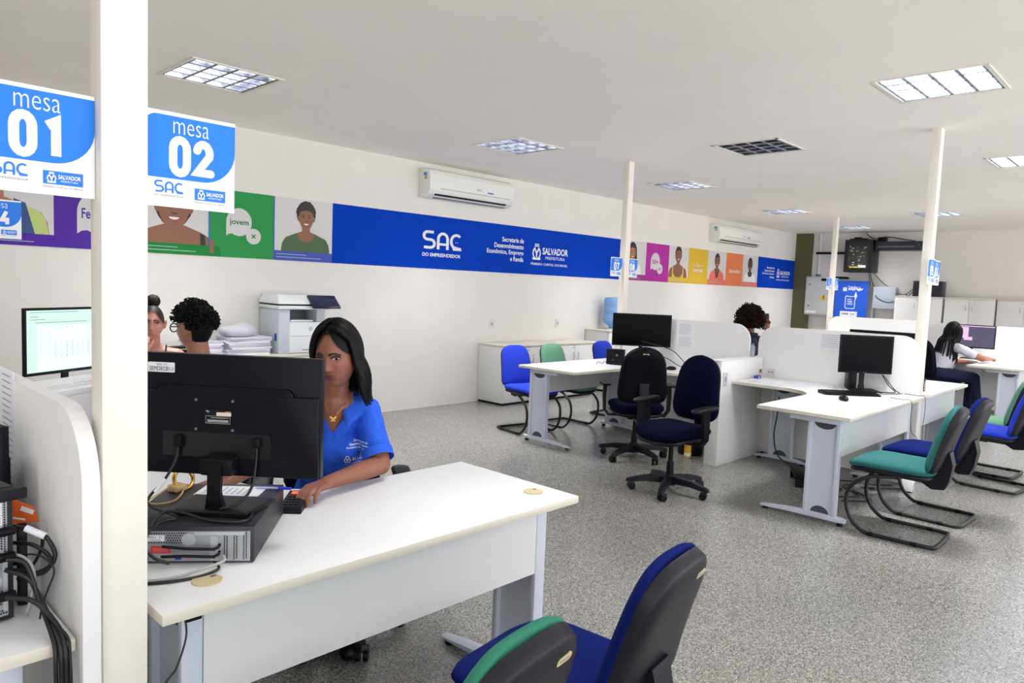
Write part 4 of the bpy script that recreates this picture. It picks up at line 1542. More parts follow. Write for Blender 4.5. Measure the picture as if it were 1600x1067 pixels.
for i, (a, b_) in enumerate([((5.55, 1.95), (6.3, 1.75)), ((5.6, 2.1), (6.2, 1.95)), ((5.5, 1.85), (6.25, 1.66))]):
    cable(['nearest black cable on the floor under the desk of sign 05', 'farther black cable on the floor under the desk of sign 05', 'black cable on the floor beside the white adapter'][i],
          [(a[0], a[1], .01), (a[0] + .2, a[1] - .14, .01), (a[0] + .42, a[1] + .06, .01), (b_[0], b_[1], .01)], .006)
cable('loose coil of light grey cable on the floor under the desk of sign 05', [(5.98 + .12 * cos(a) * (1 - .02 * a), 1.83 + .09 * sin(a), .008 + .004 * (a / 3)) for a in [i * .7 for i in range(24)]], .005, M_CABLEG, sub=3)
t = thing('power_adapter', 'white power adapter box on the floor behind the teal chair', 'adapter', (6.25, 1.62, 0), rad(10))
G().box(-.05, .05, -.04, .04, .01, .10, .004).obj('body', M_PRWHITE, t, 30)
g = G(TR(0, -.0405, 0) @ WALLM); g.flat([(-.035, .03), (-.015, .03), (-.015, .06), (-.035, .06)]); g.obj('socket', M_BLACK, t)
G().box(-.04, .04, -.03, .03, 0, .01).obj('foot', M_BLACK, t)
t = thing('footrest', 'black footrest on the floor under the desk of sign 05', 'footrest', (5.82, 2.25, 0), rad(30))
g = G(RX(rad(12))); g.box(-.2, .2, -.13, .13, .06, .085, .005); g.obj('platform', M_BLACK, t, 30)
for q_ in (-.17, .14):
    g = G(); g.box(q_, q_ + .03, -.1, .1, 0, .07); g.obj('support', M_BLACK, t)
t = thing('waste_bin', 'black waste bin under the desk behind the swivel chair', 'bin', (5.98, 3.40, 0))
g = G(); g.cyl((0, 0, 0), (0, 0, .26), .11, .13, n=24); g.obj('bucket', M_BLACK, t, 40)
t = thing('drink_can', 'yellow drinks can on the floor beside the waste bin', 'can', (5.80, 3.32, 0))
g = G(); g.cyl((0, 0, .004), (0, 0, .118), .032, n=20); g.obj('body', mat('can yellow', (226, 176, 40), .35), t, 40)
g = G(); g.cyl((0, 0, .118), (0, 0, .122), .028, n=20); g.cyl((0, 0, 0), (0, 0, .004), .028, n=20); g.obj('end', M_CHROME, t, 40)
g = G(); g.cyl((0, 0, .02), (0, 0, .05), .0326, n=20, caps=False); g.obj('band', M_PRWHITE, t, 40)
cable('black cable arcing from the screen of desk 07 to the partition', [(6.05, 4.05, 1.0), (6.2, 3.8, .93), (6.35, 3.72, .80), (6.46, 3.70, .76)], .004)
cable('second cable dipping between screen 07 and the mouse', [(6.02, 4.02, .93), (6.15, 3.82, .85), (6.32, 3.74, .76), (6.46, 3.62, .75)], .004)
papers('loose white papers at the far side of the desk under sign 07', (5.95, 4.52, TOP), rad(30), n=3)
cable('black glasses-like cable clip on the papers of desk 07', [(5.80, 4.40, .75), (5.84, 4.42, .765), (5.88, 4.38, .75), (5.92, 4.40, .765), (5.97, 4.36, .75)], .003)
# ================================================================== LONG WALL
BT, BB = 2.283, 1.660          # top and bottom of the printed band


def band(label, x0, x1, m, name='printed_panel', z0=BB, z1=BT):
    """one printed panel of the band on the long wall; local origin at its lower left corner, xy in the panel plane"""
    t = thing(name, label, 'wall graphic', (x0, WALL_Y - .0015, z0), group=None)
    g = G(WALLM)
    g.prism([(0, 0), (x1 - x0, 0), (x1 - x0, z1 - z0), (0, z1 - z0)], 0, .003)
    g.obj('panel', m, t)
    return t


CLIP = []


def flatpart(t, name, m, polys, z, smooth=None):
    g = G(WALLM)
    for i, p in enumerate(polys):
        if CLIP:
            p = [(min(max(a, CLIP[0]), CLIP[1]), min(max(b_, CLIP[2]), CLIP[3])) for a, b_ in p]
        g.flat(p, z + i * .0001)
    return g.obj(name, m, t)


SK1, SK2, SK3 = mat('print skin light brown', (176, 118, 84), .5), mat('print skin brown', (142, 92, 66), .5), mat('print skin dark brown', (88, 58, 46), .5)
M_HAIRP = mat('print hair', (38, 30, 28), .5)
M_PHOTO = mat('print backdrop', (214, 212, 212), .5)
M_LIPP = mat('print lips', (150, 72, 68), .5)


def blob(cx, cy, rx, ry, n=36, jag=0.0, seed=1, a0=0):
    r = random.Random(seed)
    return [(cx + rx * (1 + jag * (r.random() - .5)) * cos(2 * pi * i / n + a0), cy + ry * (1 + jag * (r.random() - .5)) * sin(2 * pi * i / n + a0)) for i in range(n)]


def portrait(t, cx, base, s, skin, cloth, hair='round', top='tee', side=0, shw=.30, hyo=None):
    """printed half-length figure. cx centre, base = bottom of figure, s scale (head height)"""
    hy = hyo or base + 1.22 * s
    CLIP[:] = [0, .69 if shw else 1, .03, .62]
    if hair == 'round':
        flatpart(t, 'hair_print', M_HAIRP, [blob(cx, hy + .20 * s, .40 * s, .45 * s, 40, .10)], .0036)
    elif hair == 'short':
        flatpart(t, 'hair_print', M_HAIRP, [blob(cx, hy + .10 * s, .355 * s, .48 * s, 40, .05)], .0036)
    elif hair == 'long':
        flatpart(t, 'hair_print', M_HAIRP, [blob(cx, hy + .12 * s, .42 * s, .52 * s, 40, .06), [(cx + .1 * s, hy + .2 * s), (cx + .42 * s, hy + .1 * s), (cx + .50 * s, hy - .7 * s), (cx + .2 * s, hy - .7 * s)]], .0036)
    # shoulders and arms
    sh = base + .66 * s
    body = [(cx - 1.0 * s, base), (cx - .96 * s, base + .28 * s), (cx - .84 * s, base + .48 * s), (cx - .5 * s, sh - .03 * s), (cx - .2 * s, sh + .08 * s), (cx + .2 * s, sh + .08 * s), (cx + .5 * s, sh - .03 * s), (cx + .84 * s, base + .48 * s), (cx + .96 * s, base + .28 * s), (cx + 1.0 * s, base)]
    flatpart(t, 'shoulders_print', skin, [body], .0040)
    flatpart(t, 'neck_print', skin, [[(cx - .17 * s, sh - .02 * s), (cx + .17 * s, sh - .02 * s), (cx + .16 * s, hy - .2 * s), (cx - .16 * s, hy - .2 * s)]], .0043)
    if top == 'tee':
        c = [(cx - .99 * s, base), (cx - .93 * s, base + .32 * s), (cx - .80 * s, base + .51 * s), (cx - .40 * s, sh + .0 * s)] + [(cx - .36 * s * cos(a), sh + .0 * s - .30 * s * sin(a)) for a in [pi * i / 10 for i in range(11)]] + [(cx + .40 * s, sh + .0 * s), (cx + .80 * s, base + .51 * s), (cx + .93 * s, base + .32 * s), (cx + .99 * s, base)]
        flatpart(t, 'clothing_print', cloth, [c], .0046)
    elif top == 'straps':
        flatpart(t, 'clothing_print', cloth, [[(cx - .62 * s, base), (cx - .58 * s, base + .30 * s), (cx - .30 * s, base + .02 * s), (cx, base - .0), (cx + .3 * s, base + .02 * s), (cx + .58 * s, base + .30 * s), (cx + .62 * s, base)],
                                              [(cx - .62 * s, base + .2 * s), (cx - .52 * s, base + .2 * s), (cx - .50 * s, sh - .05 * s), (cx - .60 * s, sh - .08 * s)], [(cx + .62 * s, base + .2 * s), (cx + .52 * s, base + .2 * s), (cx + .50 * s, sh - .05 * s), (cx + .60 * s, sh - .08 * s)]], .0046)
    elif top == 'collar':
        c = [(cx - .99 * s, base), (cx - .93 * s, base + .32 * s), (cx - .80 * s, base + .51 * s), (cx - .3 * s, sh + .03 * s), (cx, base + .25 * s), (cx + .3 * s, sh + .03 * s), (cx + .80 * s, base + .51 * s), (cx + .93 * s, base + .32 * s), (cx + .99 * s, base)]
        flatpart(t, 'clothing_print', cloth, [c], .0046)
        flatpart(t, 'collar_print', M_HAIRP, [[(cx - .3 * s, sh + .1 * s), (cx - .18 * s, sh + .1 * s), (cx, base + .2 * s), (cx - .12 * s, base + .1 * s)], [(cx + .3 * s, sh + .1 * s), (cx + .18 * s, sh + .1 * s), (cx, base + .2 * s), (cx + .12 * s, base + .1 * s)]], .0050)
    if hair != 'long':
        flatpart(t, 'ear_print', skin, [blob(cx - .31 * s, hy, .06 * s, .1 * s, 12), blob(cx + .31 * s, hy, .06 * s, .1 * s, 12)], .0044)
    flatpart(t, 'face_print', skin, [[(cx + .30 * s * cos(a) * (1 - .12 * (sin(a) < 0) * -sin(a)), hy + .42 * s * sin(a)) for a in [2 * pi * i / 40 for i in range(40)]]], .0052)
    if hair == 'round':
        P = [(cx - .30 * s, hy + .06 * s), (cx - .26 * s, hy + .22 * s), (cx - .1 * s, hy + .30 * s), (cx + .1 * s, hy + .30 * s), (cx + .26 * s, hy + .22 * s), (cx + .30 * s, hy + .06 * s), (cx + .36 * s, hy + .3 * s), (cx + .2 * s, hy + .55 * s), (cx - .2 * s, hy + .55 * s), (cx - .36 * s, hy + .3 * s)]
        flatpart(t, 'hairline_print', M_HAIRP, [P], .0056)
    else:
        P = [(cx - .31 * s, hy + .10 * s), (cx - .24 * s, hy + .27 * s), (cx, hy + .33 * s), (cx + .24 * s, hy + .27 * s), (cx + .31 * s, hy + .10 * s), (cx + .3 * s, hy + .34 * s), (cx, hy + .5 * s), (cx - .3 * s, hy + .34 * s)]
        flatpart(t, 'hairline_print', M_HAIRP, [P], .0056)
    eyes = []
    for sx_ in (-1, 1):
        eyes.append(blob(cx + sx_ * .12 * s, hy + .06 * s, .052 * s, .024 * s, 14))
    flatpart(t, 'eyes_print', M_HAIRP, eyes, .0058)
    g = G(WALLM)
    for sx_ in (-1, 1):
        stroke(g, [(cx + sx_ * .06 * s, hy + .125 * s), (cx + sx_ * .12 * s, hy + .145 * s), (cx + sx_ * .19 * s, hy + .12 * s)], .022 * s, .0058)
    stroke(g, [(cx - .05 * s, hy - .10 * s), (cx, hy - .115 * s), (cx + .05 * s, hy - .10 * s)], .02 * s, .0058)
    g.obj('brow_print', M_HAIRP, t)
    flatpart(t, 'lips_print', M_LIPP, [[(cx - .13 * s, hy - .17 * s)] + [(cx - .13 * s * cos(a), hy - .17 * s - .085 * s * sin(a)) for a in [pi * i / 8 for i in range(1, 8)]] + [(cx + .13 * s, hy - .17 * s)]], .0058)
    flatpart(t, 'teeth_print', M_PRWHITE, [[(cx - .10 * s, hy - .18 * s)] + [(cx - .10 * s * cos(a), hy - .18 * s - .05 * s * sin(a)) for a in [pi * i / 8 for i in range(1, 8)]] + [(cx + .10 * s, hy - .18 * s)]], .0062)


def bubble(t, cx, cy, r, m, word, sub=None, tm=None, small=None, wm=1.35):
    g = G(WALLM)
    g.flat(disc(cx, cy, r, r * 1.05, 40), .0037)
    g.flat([(cx - r, cy), (cx - r, cy - r * 1.08), (cx - r * .8, cy - r * .93), (cx - r * .45, cy - r * .86), (cx, cy)], .0034)
    if small:
        g.flat(disc(small[0], small[1], small[2], n=28), .0036)
    g.obj('speech_bubble', m, t)
    g = G(WALLM)
    put_text(g, word, cx, cy - r * .32, r * wm, r * .52, .02, .0042, align='c')
    if small:
        put_text(g, '<<' if 0 else '♦' if 0 else 'x', small[0], small[1] - small[2] * .25, small[2] * .7, small[2] * .5, .03, .0042, align='c')
    g.obj('bubble_lettering', tm, t)


PURPLE = mat('print purple', (86, 50, 162), .65, spec=.2)
PURPLED = mat('print deep purple', (84, 46, 164), .65, spec=.2)
GREENP = mat('print green', (50, 150, 80), .65, spec=.2)
GREEND = mat('print deep green', (36, 132, 62), .65, spec=.2)
MAG = mat('print magenta', (182, 52, 160), .65, spec=.2)
MAGD = mat('print deep magenta', (160, 40, 142), .45)
YEL = mat('print yellow', (222, 180, 40), .45)
ORA = mat('print orange', (232, 128, 72), .45)
CORAL = mat('print coral', (232, 116, 96), .45)
BLUE2 = mat('print blue edge', (30, 92, 190), .45)


def fx(x):
    return x


# pictures from left to right; X positions measured along the wall
def photo_panel(label, x0, x1, strip, strip_w=None):
    t = band(label, x0, x1, M_PHOTO)
    g = G(WALLM)
    g.flat([(0, 0), (x1 - x0, 0), (x1 - x0, .095), (0, .095)], .0066)
    g.obj('caption_strip', strip, t)
    g = G(WALLM)
    w = x1 - x0
    g.flat([(.03, .060), (w * .55, .060), (w * .55, .066), (.03, .066)], .0070)
    g.flat([(.03, .030), (w * .8, .030), (w * .8, .036), (.03, .036)], .0070)
    g.obj('caption_print', mat('caption print', (160, 200, 190), .5), t)
    return t



t = photo_panel('printed portrait of a smiling woman in a lime and blue top, left edge', .93, 1.62, PURPLED)
portrait(t, .30, .095, .36, SK1, mat('print lime', (190, 206, 120), .5), 'round', 'tee')
flatpart(t, 'scarf_print', mat('print scarf', (30, 70, 130), .5), [[(.46, .095), (.56, .095), (.50, .33), (.42, .36)]], .0056)
t = band('purple printed panel of the wall band with a speech bubble', 1.62, 2.22, PURPLE)
g = G(WALLM); g.flat(rrect(-.02, .10, 0, .095, (0, 0, .03, 0)), .0036); g.obj('caption_strip', PURPLED, t)
bubble(t, .33, .30, .165, M_PHOTO, 'Feminino', tm=PURPLED, small=(.50, .14, .07), wm=1.6)
t = photo_panel('printed portrait of a laughing person in a black strappy top, beside the foreground post', 2.22, 2.87, GREEND)
portrait(t, .33, -.08, .46, SK2, mat('print black', (24, 22, 22), .5), 'short', 'straps', hyo=.41)
flatpart(t, 'edge_print', BLUE2, [[(.638, .095), (.65, .095), (.65, .623), (.638, .623)]], .0075)
t = band('green printed panel of the wall band with a bubble reading jovem', 2.87, 3.50, GREENP)
g = G(WALLM); g.flat(rrect(-.02, .10, 0, .095, (0, 0, .03, 0)), .0036); g.obj('caption_strip', GREEND, t)
bubble(t, .28, .335, .125, M_PHOTO, 'jovem', tm=GREEND, small=(.425, .21, .075), wm=1.5)
t = photo_panel('printed portrait of a smiling woman in a dark green puff-sleeved top', 3.50, 4.16, mat('print violet blue', (52, 70, 178), .5))
flatpart(t, 'edge_print', BLUE2, [[(0, .095), (.012, .095), (.012, .623), (0, .623)]], .0036)
portrait(t, .355, .095, .275, SK2, mat('print moss', (62, 96, 56), .5), 'round', 'tee')

t = band('long blue printed banner with the SAC do Empreendedor lettering', 4.16, 9.325, M_BANNER)
g = G(WALLM)
sac_logo(g, 1.21, .232, .62, .215, .0036)
put_text(g, 'DO EMPREENDEDOR', 1.21, .145, .60, .042, .03, .0036)
g.obj('logo', M_PRWHITE, t)
g = G(WALLM)
for i, (s_, w_) in enumerate((('Secretaria de', .41), ('Desenvolvimento', .55), ('Econômico, Emprego', .68), ('e Renda', .25))):
    put_text(g, s_, 2.935, .405 - i * .082 - (.012 if i == 2 else 0), w_, .062 if i != 2 else .075, .02, .0036, align='r')
g.obj('lettering', M_PRWHITE, t)
g = G(WALLM)
city_block(g, 3.09, .13, .775, .29, .0036)
g.obj('city_emblem', M_PRWHITE, t)

t = photo_panel('printed portrait partly hidden behind sign 08', 9.325, 10.01, MAGD)
portrait(t, .30, .095, .275, SK1, M_PRWHITE, 'long', 'tee')
t = band('magenta printed panel of the wall band with a bubble reading 50+', 10.01, 10.70, MAG)
bubble(t, .28, .33, .135, M_PHOTO, '50+', tm=MAG, small=(.42, .21, .085), wm=1.4)
t = photo_panel('printed portrait of a laughing woman between the magenta and yellow panels', 10.70, 11.34, YEL)
portrait(t, .30, .095, .30, SK2, mat('print yellow top', (226, 196, 90), .5), 'short', 'straps')
t = band('yellow printed panel of the wall band', 11.34, 12.025, YEL)
g = G(WALLM)
put_text(g, 'De', .34, .30, .10, .06, .02, .0036, align='c')
put_text(g, 'Semanas', .34, .21, .34, .075, .03, .0036, align='c')
g.flat([(.16, .32), (.26, .32), (.26, .33), (.16, .33)], .0036)
g.flat([(.42, .32), (.52, .32), (.52, .33), (.42, .33)], .0036)
g.obj('lettering', M_PHOTO, t)
t = photo_panel('printed portrait of a person in a coral shirt with dark collar', 12.025, 12.71, CORAL)
portrait(t, .34, .095, .275, SK2, CORAL, 'short', 'collar')
t = band('orange printed panel of the wall band', 12.71, 13.39, ORA)
g = G(WALLM); put_text(g, 'Salvador', .36, .25, .46, .07, .02, .0036, align='c'); g.obj('lettering', M_PHOTO, t)
t = photo_panel('printed portrait of a dark-skinned man in a white shirt, rightmost of the band', 13.39, 14.04, CORAL)
portrait(t, .31, .095, .27, SK3, M_PRWHITE, 'short', 'tee')
t = band('short blue printed panel at the far end of the wall band', 14.04, BACK_X - .125, M_BANNER)
g = G(WALLM)
for i, (s_, w_) in enumerate((('Secretaria de', .36), ('Desenvolvimento', .46), ('Econômico, Emprego', .56), ('e Renda', .22))):
    put_text(g, s_, .78, .40 - i * .065, w_, .045, .02, .0036, align='r')
city_block(g, .88, .17, .68, .24, .0036)
g.obj('lettering', M_PRWHITE, t)


# air conditioners -------------------------------------------------------
def aircon(label, x0, x1, z0, z1, d=.21):
    t = thing('air_conditioner', label, 'air conditioner', ((x0 + x1) / 2, WALL_Y - .0015, z0))
    w, h = (x1 - x0) / 2, z1 - z0
    # side profile (distance from wall, height)
    P = [(0, 0), (0, h), (.13, h), (d - .03, h - .02), (d - .005, h - .07), (d, .09), (d - .03, .045), (d - .10, .0)]
    M = Matrix(((0, 0, 1, 0), (-1, 0, 0, 0), (0, 1, 0, 0), (0, 0, 0, 1)))
    g = G(); g.prism(P, -w, w, M, bev=.006)
    g.obj('casing', mat('aircon white', (238, 238, 234), .35), t, 35)
    g = G()
    g.prism([(d - .108, -.001), (d - .03, .043), (d - .028, .047), (d - .034, .05), (d - .114, .004)], -w + .10, w - .10, M)
    g.obj('air_slot', mat('slot black', (12, 12, 14), .5), t)
    g = G()
    g.prism([(d - .062, .012), (d - .045, .021), (d - .047, .024), (d - .064, .016)], -w + .08, w - .12, M @ TR(.012, -.018, 0))
    g.obj('louvre_blade', mat('blade grey', (120, 122, 128), .4), t)
    g = G(TR(0, -d + .001, 0) @ WALLM)
    g.prism([(-w + .16, .100), (w - .06, .100), (w - .05, .107), (w - .06, .114), (-w + .16, .114)], 0, .004)
    g.obj('trim_strip', mat('strip grey', (196, 197, 192), .4), t)
    g = G(TR(0, -d - .001, 0) @ WALLM)
    put_text(g, 'Electrolux' if 0 else 'inverter', .08, .165, .06, .012, 0, .0022, align='c')
    put_text(g, 'Agratto', .08, .148, .10, .016, .01, .0022, align='c')
    g.k = 1
    g.flat([(.22, .135), (.32, .135), (.32, .150), (.22, .150)], .002)
    g.obj('front_print', [M_GREY, mat('print mid blue', (40, 96, 196), .4)], t)
    g = G(TR(-w - .0015, 0, 0))
    for k, (y0, y1, za, zb_) in enumerate(((.09, .15, h - .085, h - .05), (.11, .15, h - .125, h - .09))):
        g.k = k
        g.box(-.001, .0, -y1, -y0, za, zb_)
    g.obj('energy_label', [mat('label blue', (70, 150, 220), .5), mat('label ochre', (200, 160, 70), .5)], t)
    return t


aircon('large split air conditioner high on the long wall above the blue banner', 5.29, 6.66, 2.47, 2.80)
aircon('farther split air conditioner above the coloured portraits', 12.02, 13.72, 2.44, 2.76)

# sockets on the wall
for i, x in enumerate((6.55, 7.86)):
    t = thing('socket_outlet', ['white wall socket above the left end of the low cabinet', 'white wall socket above the right end of the low cabinet'][i], 'socket', (x, WALL_Y, .93))
    g = G(WALLM); g.prism(rrect(-.04, .04, 0, .12, .01), 0, .008); g.obj('plate', mat('socket plate', (222, 222, 222), .4), t)
    g = G(WALLM); g.flat(rrect(-.014, .014, .04, .08, .006), .0086); g.obj('socket', mat('socket face', (150, 155, 170), .4), t)

# ================================================================== CABINETS
def cupboard(label, x0, x1, y0, y1, h, doors=2, name='low_cabinet', M=None, toe=.03, key=True, group=None, legs=False):
    """doors face local -Y"""
    t = thing(name, label, 'cabinet', ((x0 + x1) / 2, (y0 + y1) / 2, 0) if M is None else (0, 0, 0), group=group)
    if M is not None:
        t.matrix_world = M
        t.location = M.to_translation()
        t.rotation_euler = M.to_euler()
    a, b_ = (x1 - x0) / 2, (y1 - y0) / 2
    g = G(); g.box(-a, a, -b_ + .018, b_, toe, h - .025, .002); g.obj('carcass', M_WHITE, t, 30)
    g = G(); g.box(-a + .01, a - .01, -b_ + .03, b_ - .01, 0, toe); g.obj('plinth', M_BLACK, t)
    g = G(); g.box(-a - .005, a + .005, -b_ - .008, b_, h - .025, h, .003); g.obj('top', M_EDGE, t, 30)
    w = 2 * a / doors
    for i in range(doors):
        g = G(); g.box(-a + i * w + .003, -a + (i + 1) * w - .003, -b_, -b_ + .018, toe + .005, h - .03, .002)
        d = g.obj('door', M_WHITE, t, 30)
        hx = -a + (i + 1) * w - .05 if i % 2 == 0 else -a + i * w + .05
        g = G(TR(hx, -b_, h - .13) @ WALLM)
        g.tube([(0, 0, 0), (0, 0, .022), (0, -.10, .022), (0, -.10, 0)], .005, 8)
        g.obj('handle', M_CHROME, d, 50)
        if key and i % 2 == 0:
            g = G(TR(hx + .02, -b_, h - .07) @ WALLM); g.cyl((0, 0, 0), (0, 0, .004), .008, n=14); g.obj('lock', M_GREY, d, 40)
    return t


cupboard('long low white cabinet against the wall behind the blue and green chairs', 6.33, 8.16, 6.22, 6.69, .755, 4)
cupboard('white cabinet under the water bottle', 8.50, 9.3, 6.25, 6.69, .90, 2)
cupboard('white cabinet carrying the printer and paper piles', 2.2, 3.86, 6.22, 6.69, .772, 4)

# water cooler bottle
t = thing('water_cooler_bottle', 'blue upturned water bottle on the cabinet by the slim post', 'water bottle', (8.86, 6.47, .90))
g = G()
prof = [(.03, .0), (.05, .02), (.05, .05), (.125, .10), (.135, .13), (.135, .22), (.128, .235), (.135, .25), (.135, .33), (.128, .345), (.135, .36), (.135, .44), (.12, .475), (.05, .485)]
g.rings([[(r_ * cos(2 * pi * i / 28), r_ * sin(2 * pi * i / 28), z) for i in range(28)] for r_, z in prof])
g.obj('bottle', mat('water blue', (130, 180, 236), .15, alpha=.82), t, 50)
g = G(); g.cyl((0, 0, 0), (0, 0, .012), .09, n=24); g.obj('collar', M_PRWHITE, t, 40)

# printer ---------------------------------------------------------------
t = thing('office_printer', 'white and grey office printer with a dark tilted control screen', 'printer', (3.58, 6.42, .772), rad(-4))
M_PR = mat('printer white', (232, 236, 238), .4)
M_PRG = mat('printer grey', (196, 204, 212), .45)
g = G(); g.box(-.24, .24, -.20, .22, .005, .30, .012); g.obj('body', M_PR, t, 30)
g = G(); g.box(-.245, -.13, -.205, .225, .0, .42, .012); g.box(.15, .24, -.18, .22, .30, .42, .01); g.box(-.13, .16, .05, .22, .30, .42); g.obj('side_column', M_PRG, t, 30)
g = G(); g.box(-.13, .15, -.16, .05, .30, .303); g.box(-.13, .15, .045, .055, .30, .42); g.obj('output_bay', mat('bay grey', (92, 94, 106), .5), t)
g = G(); g.box(-.11, .12, -.17, .02, .304, .318, .002); g.obj('paper_output', M_PAPER, t)
g = G(); g.box(-.255, .26, -.225, .235, .42, .455, .01); g.obj('scanner_bed', M_PR, t, 30)
g = G(); g.box(-.25, .20, -.215, .23, .455, .47, .004); g.obj('seal_gap', M_BLACK, t, 30)
g = G()
g.rings([[(-.25, -.21, .47), (.17, -.21, .47), (.17, .23, .47), (-.25, .23, .47)], [(-.25, -.20, .50), (.16, -.20, .50), (.16, .23, .50), (-.25, .23, .50)], [(-.22, -.12, .555), (.12, -.12, .555), (.14, .22, .555), (-.22, .22, .555)]])
g.obj('document_feeder', M_PR, t, 30)
g = G(); g.box(-.0, .22, -.06, .15, .545, .556, .003); g.obj('feeder_tray', M_PRG, t, 30)
g = G(TR(.20, -.25, .455) @ RX(rad(38))); g.box(-.14, .15, -.04, .14, .0, .022, .006); g.obj('control_screen', mat('control screen', (22, 32, 66), .25), t, 30)
g = G(TR(0, -.2005, 0) @ WALLM)
g.flat([(-.13, .165), (.24, .165), (.24, .168), (-.13, .168)], .001)
g.flat([(.0, .03), (.15, .03), (.15, .038), (.0, .038)], .001)
stroke(g, arc(.08, .235, .017, 0, 360, 16), .004, .001)
put_text(g, 'hp', .08, .225, .016, .018, .01, .001, align='c')
g.obj('front_marks', M_GREY, t)
g = G(TR(-.2455, 0, 0)); g.box(-.001, 0, -.17, -.12, .12, .19); g.obj('side_label', mat('label deep blue', (40, 74, 180), .5), t)

# paper piles and supplies
M_BAG = mat('grey plastic bag', (205, 205, 214), .35, noise=.06, nscale=20)


def pile(label, x, y, n, w=.26, d=.32, z=.772, seed=1, hh=.014, rz=0):
    t = thing('paper_pile', label, 'paper pile', (x, y, z), rz)
    r = random.Random(seed)
    for i in range(n):
        g = G(RZ(rad(r.uniform(-6, 6))))
        o = r.uniform(-.012, .012)
        g.box(-w / 2 + o, w / 2 + o, -d / 2, d / 2, i * hh + .0005, (i + 1) * hh - .001, .001)
        g.obj('bundle', [M_PAPER, mat('bundle grey', (196, 196, 208), .7), mat('bundle lilac', (214, 210, 224), .7)][i % 3], t, 30)
    return t


pile('stack of paper bundles between the printer and the man with glasses', 3.07, 6.42, 9, .40, .30, seed=4, hh=.018)
t = thing('plastic_bag', 'crumpled white plastic bag lying on the paper stack beside the printer', 'bag', (3.02, 6.42, .934))
g = G()
g.pad(blob(0, 0, .17, .13, 22, .25, 3), .13, lambda x, y, z: (x + .02 * sin(9 * y), y, max(0, z + .05 + .02 * sin(23 * x) * cos(17 * y) * (z > -.01))), p=2.5)
g.obj('bag', M_BAG, t, 50)
pile('lower white paper pile behind the man with glasses', 2.70, 6.45, 8, .26, .30, seed=9, hh=.016)
t = thing('hole_punch', 'black hole punch beside the low paper pile', 'hole punch', (2.47, 6.36, .772), rad(10))
g = G(); g.box(-.10, .10, -.05, .05, 0, .03, .004); g.box(-.07, .07, -.03, .03, .03, .06, .004); g.obj('base', M_BLACK, t, 30)
g = G(TR(0, -.01, .075) @ RX(rad(6))); g.box(-.11, .12, -.03, .03, 0, .018, .004); g.obj('lever', M_BLACK, t, 30)

# ================================================================== BACK WALL
XB = BACK_X
# tall cupboards in a row; doors face -X
for i, (yc, w) in enumerate(((4.10, .84), (3.24, .82), (2.40, .82), (1.56, .82))):
    lb = ['farthest left white wall cabinet on the back wall, behind the tall right post', 'white wall cabinet on the back wall above the person with braids', 'white wall cabinet on the back wall, at the right edge of the photo', 'white cabinet beyond the right edge of the photo'][i]
    t = cupboard(lb, -w / 2 + .004, w / 2 - .004, -.22, .22, 1.60, 2, 'tall_cabinet', Matrix.Translation((XB - .23, yc, 0)) @ RZ(rad(-90)), group='row of white cabinets along the back wall')

# network rack with glass door
t = thing('network_rack', 'black network rack with a glass door high on the back wall', 'rack', (XB, 5.28, 2.05))
g = G(); g.box(-.42, -.002, -.27, .27, 0, .66, .006); g.obj('cabinet', mat('rack black', (18, 18, 22), .45), t, 30)
g = G(BACKM @ TR(0, 0, .42)); g.prism([(-.26, .01), (.26, .01), (.26, .65), (-.26, .65)], 0, .02)
g.obj('door', mat('rack door', (10, 10, 13), .3), t)
g = G(BACKM @ TR(0, 0, .441)); g.flat([(-.19, .09), (.19, .09), (.19, .56), (-.19, .56)])
g.obj('door_glass', mat('rack glass', (40, 40, 42), .12), t)
g = G(BACKM @ TR(0, 0, .4425))
r_ = random.Random(2)
for i in range(46):
    x, y = r_.uniform(-.18, .15), r_.uniform(.10, .52)
    g.k = i % 4
    g.flat([(x, y), (x + r_.uniform(.01, .05), y + r_.uniform(-.01, .01)), (x + r_.uniform(.01, .05), y + .012), (x, y + .01)])
g.k = 3; g.flat([(-.0 + .02, .09), (.17, .09), (.17, .14), (.02, .15)])
g.k = 1; g.flat([(-.15, .09), (.02, .09), (.0, .115), (-.15, .11)])
g.obj('patch_gear', [mat('gear grey', (120, 122, 128), .5), mat('gear yellow', (190, 180, 60), .5), mat('gear green', (70, 120, 60), .5), mat('gear white', (210, 212, 210), .5)], t)
t = thing('rack_switch', 'black box resting on top of the network rack', 'network device', (XB - .22, 5.34, 2.71))
g = G(); g.box(-.10, .10, -.16, .16, 0, .03, .003); g.box(-.07, .07, -.04, .08, .03, .06, .003); g.obj('housing', M_BLACK, t, 30)
t = thing('network_switch', 'long dark box on a bracket right of the network rack', 'network device', (XB, 4.55, 2.50))
g = G(); g.box(-.36, 0, -.44, .43, 0, .17, .004); g.obj('housing', mat('switch dark', (34, 37, 48), .45), t, 30)
g = G(BACKM @ TR(0, 0, .3605))
for i in range(16):
    g.flat([(-.38 + i * .042, .05), (-.35 + i * .042, .05), (-.35 + i * .042, .08), (-.38 + i * .042, .08)])
g.flat(disc(.36, .1, .008, n=10))
g.obj('front_ports', M_GREY, t)
t = thing('router_box', 'small black box standing between the rack and the long dark box', 'network device', (XB - .2, 4.92, 2.71))
g = G(); g.box(-.08, .08, -.07, .07, 0, .09, .004); g.obj('housing', M_BLACK, t, 30)
t.location = (XB - .2, 4.90, 2.671); 
t = thing('electrical_box', 'pale grey electrical box under the network rack cables', 'electrical box', (XB, 4.80, 1.33))
g = G(); g.box(-.18, 0, -.21, .21, 0, .44, .006); g.obj('housing', mat('box grey', (188, 196, 208), .45), t, 30)
t = thing('metal_shelf', 'low grey shelf below the pale grey electrical box', 'shelf', (XB, 4.80, 1.02))
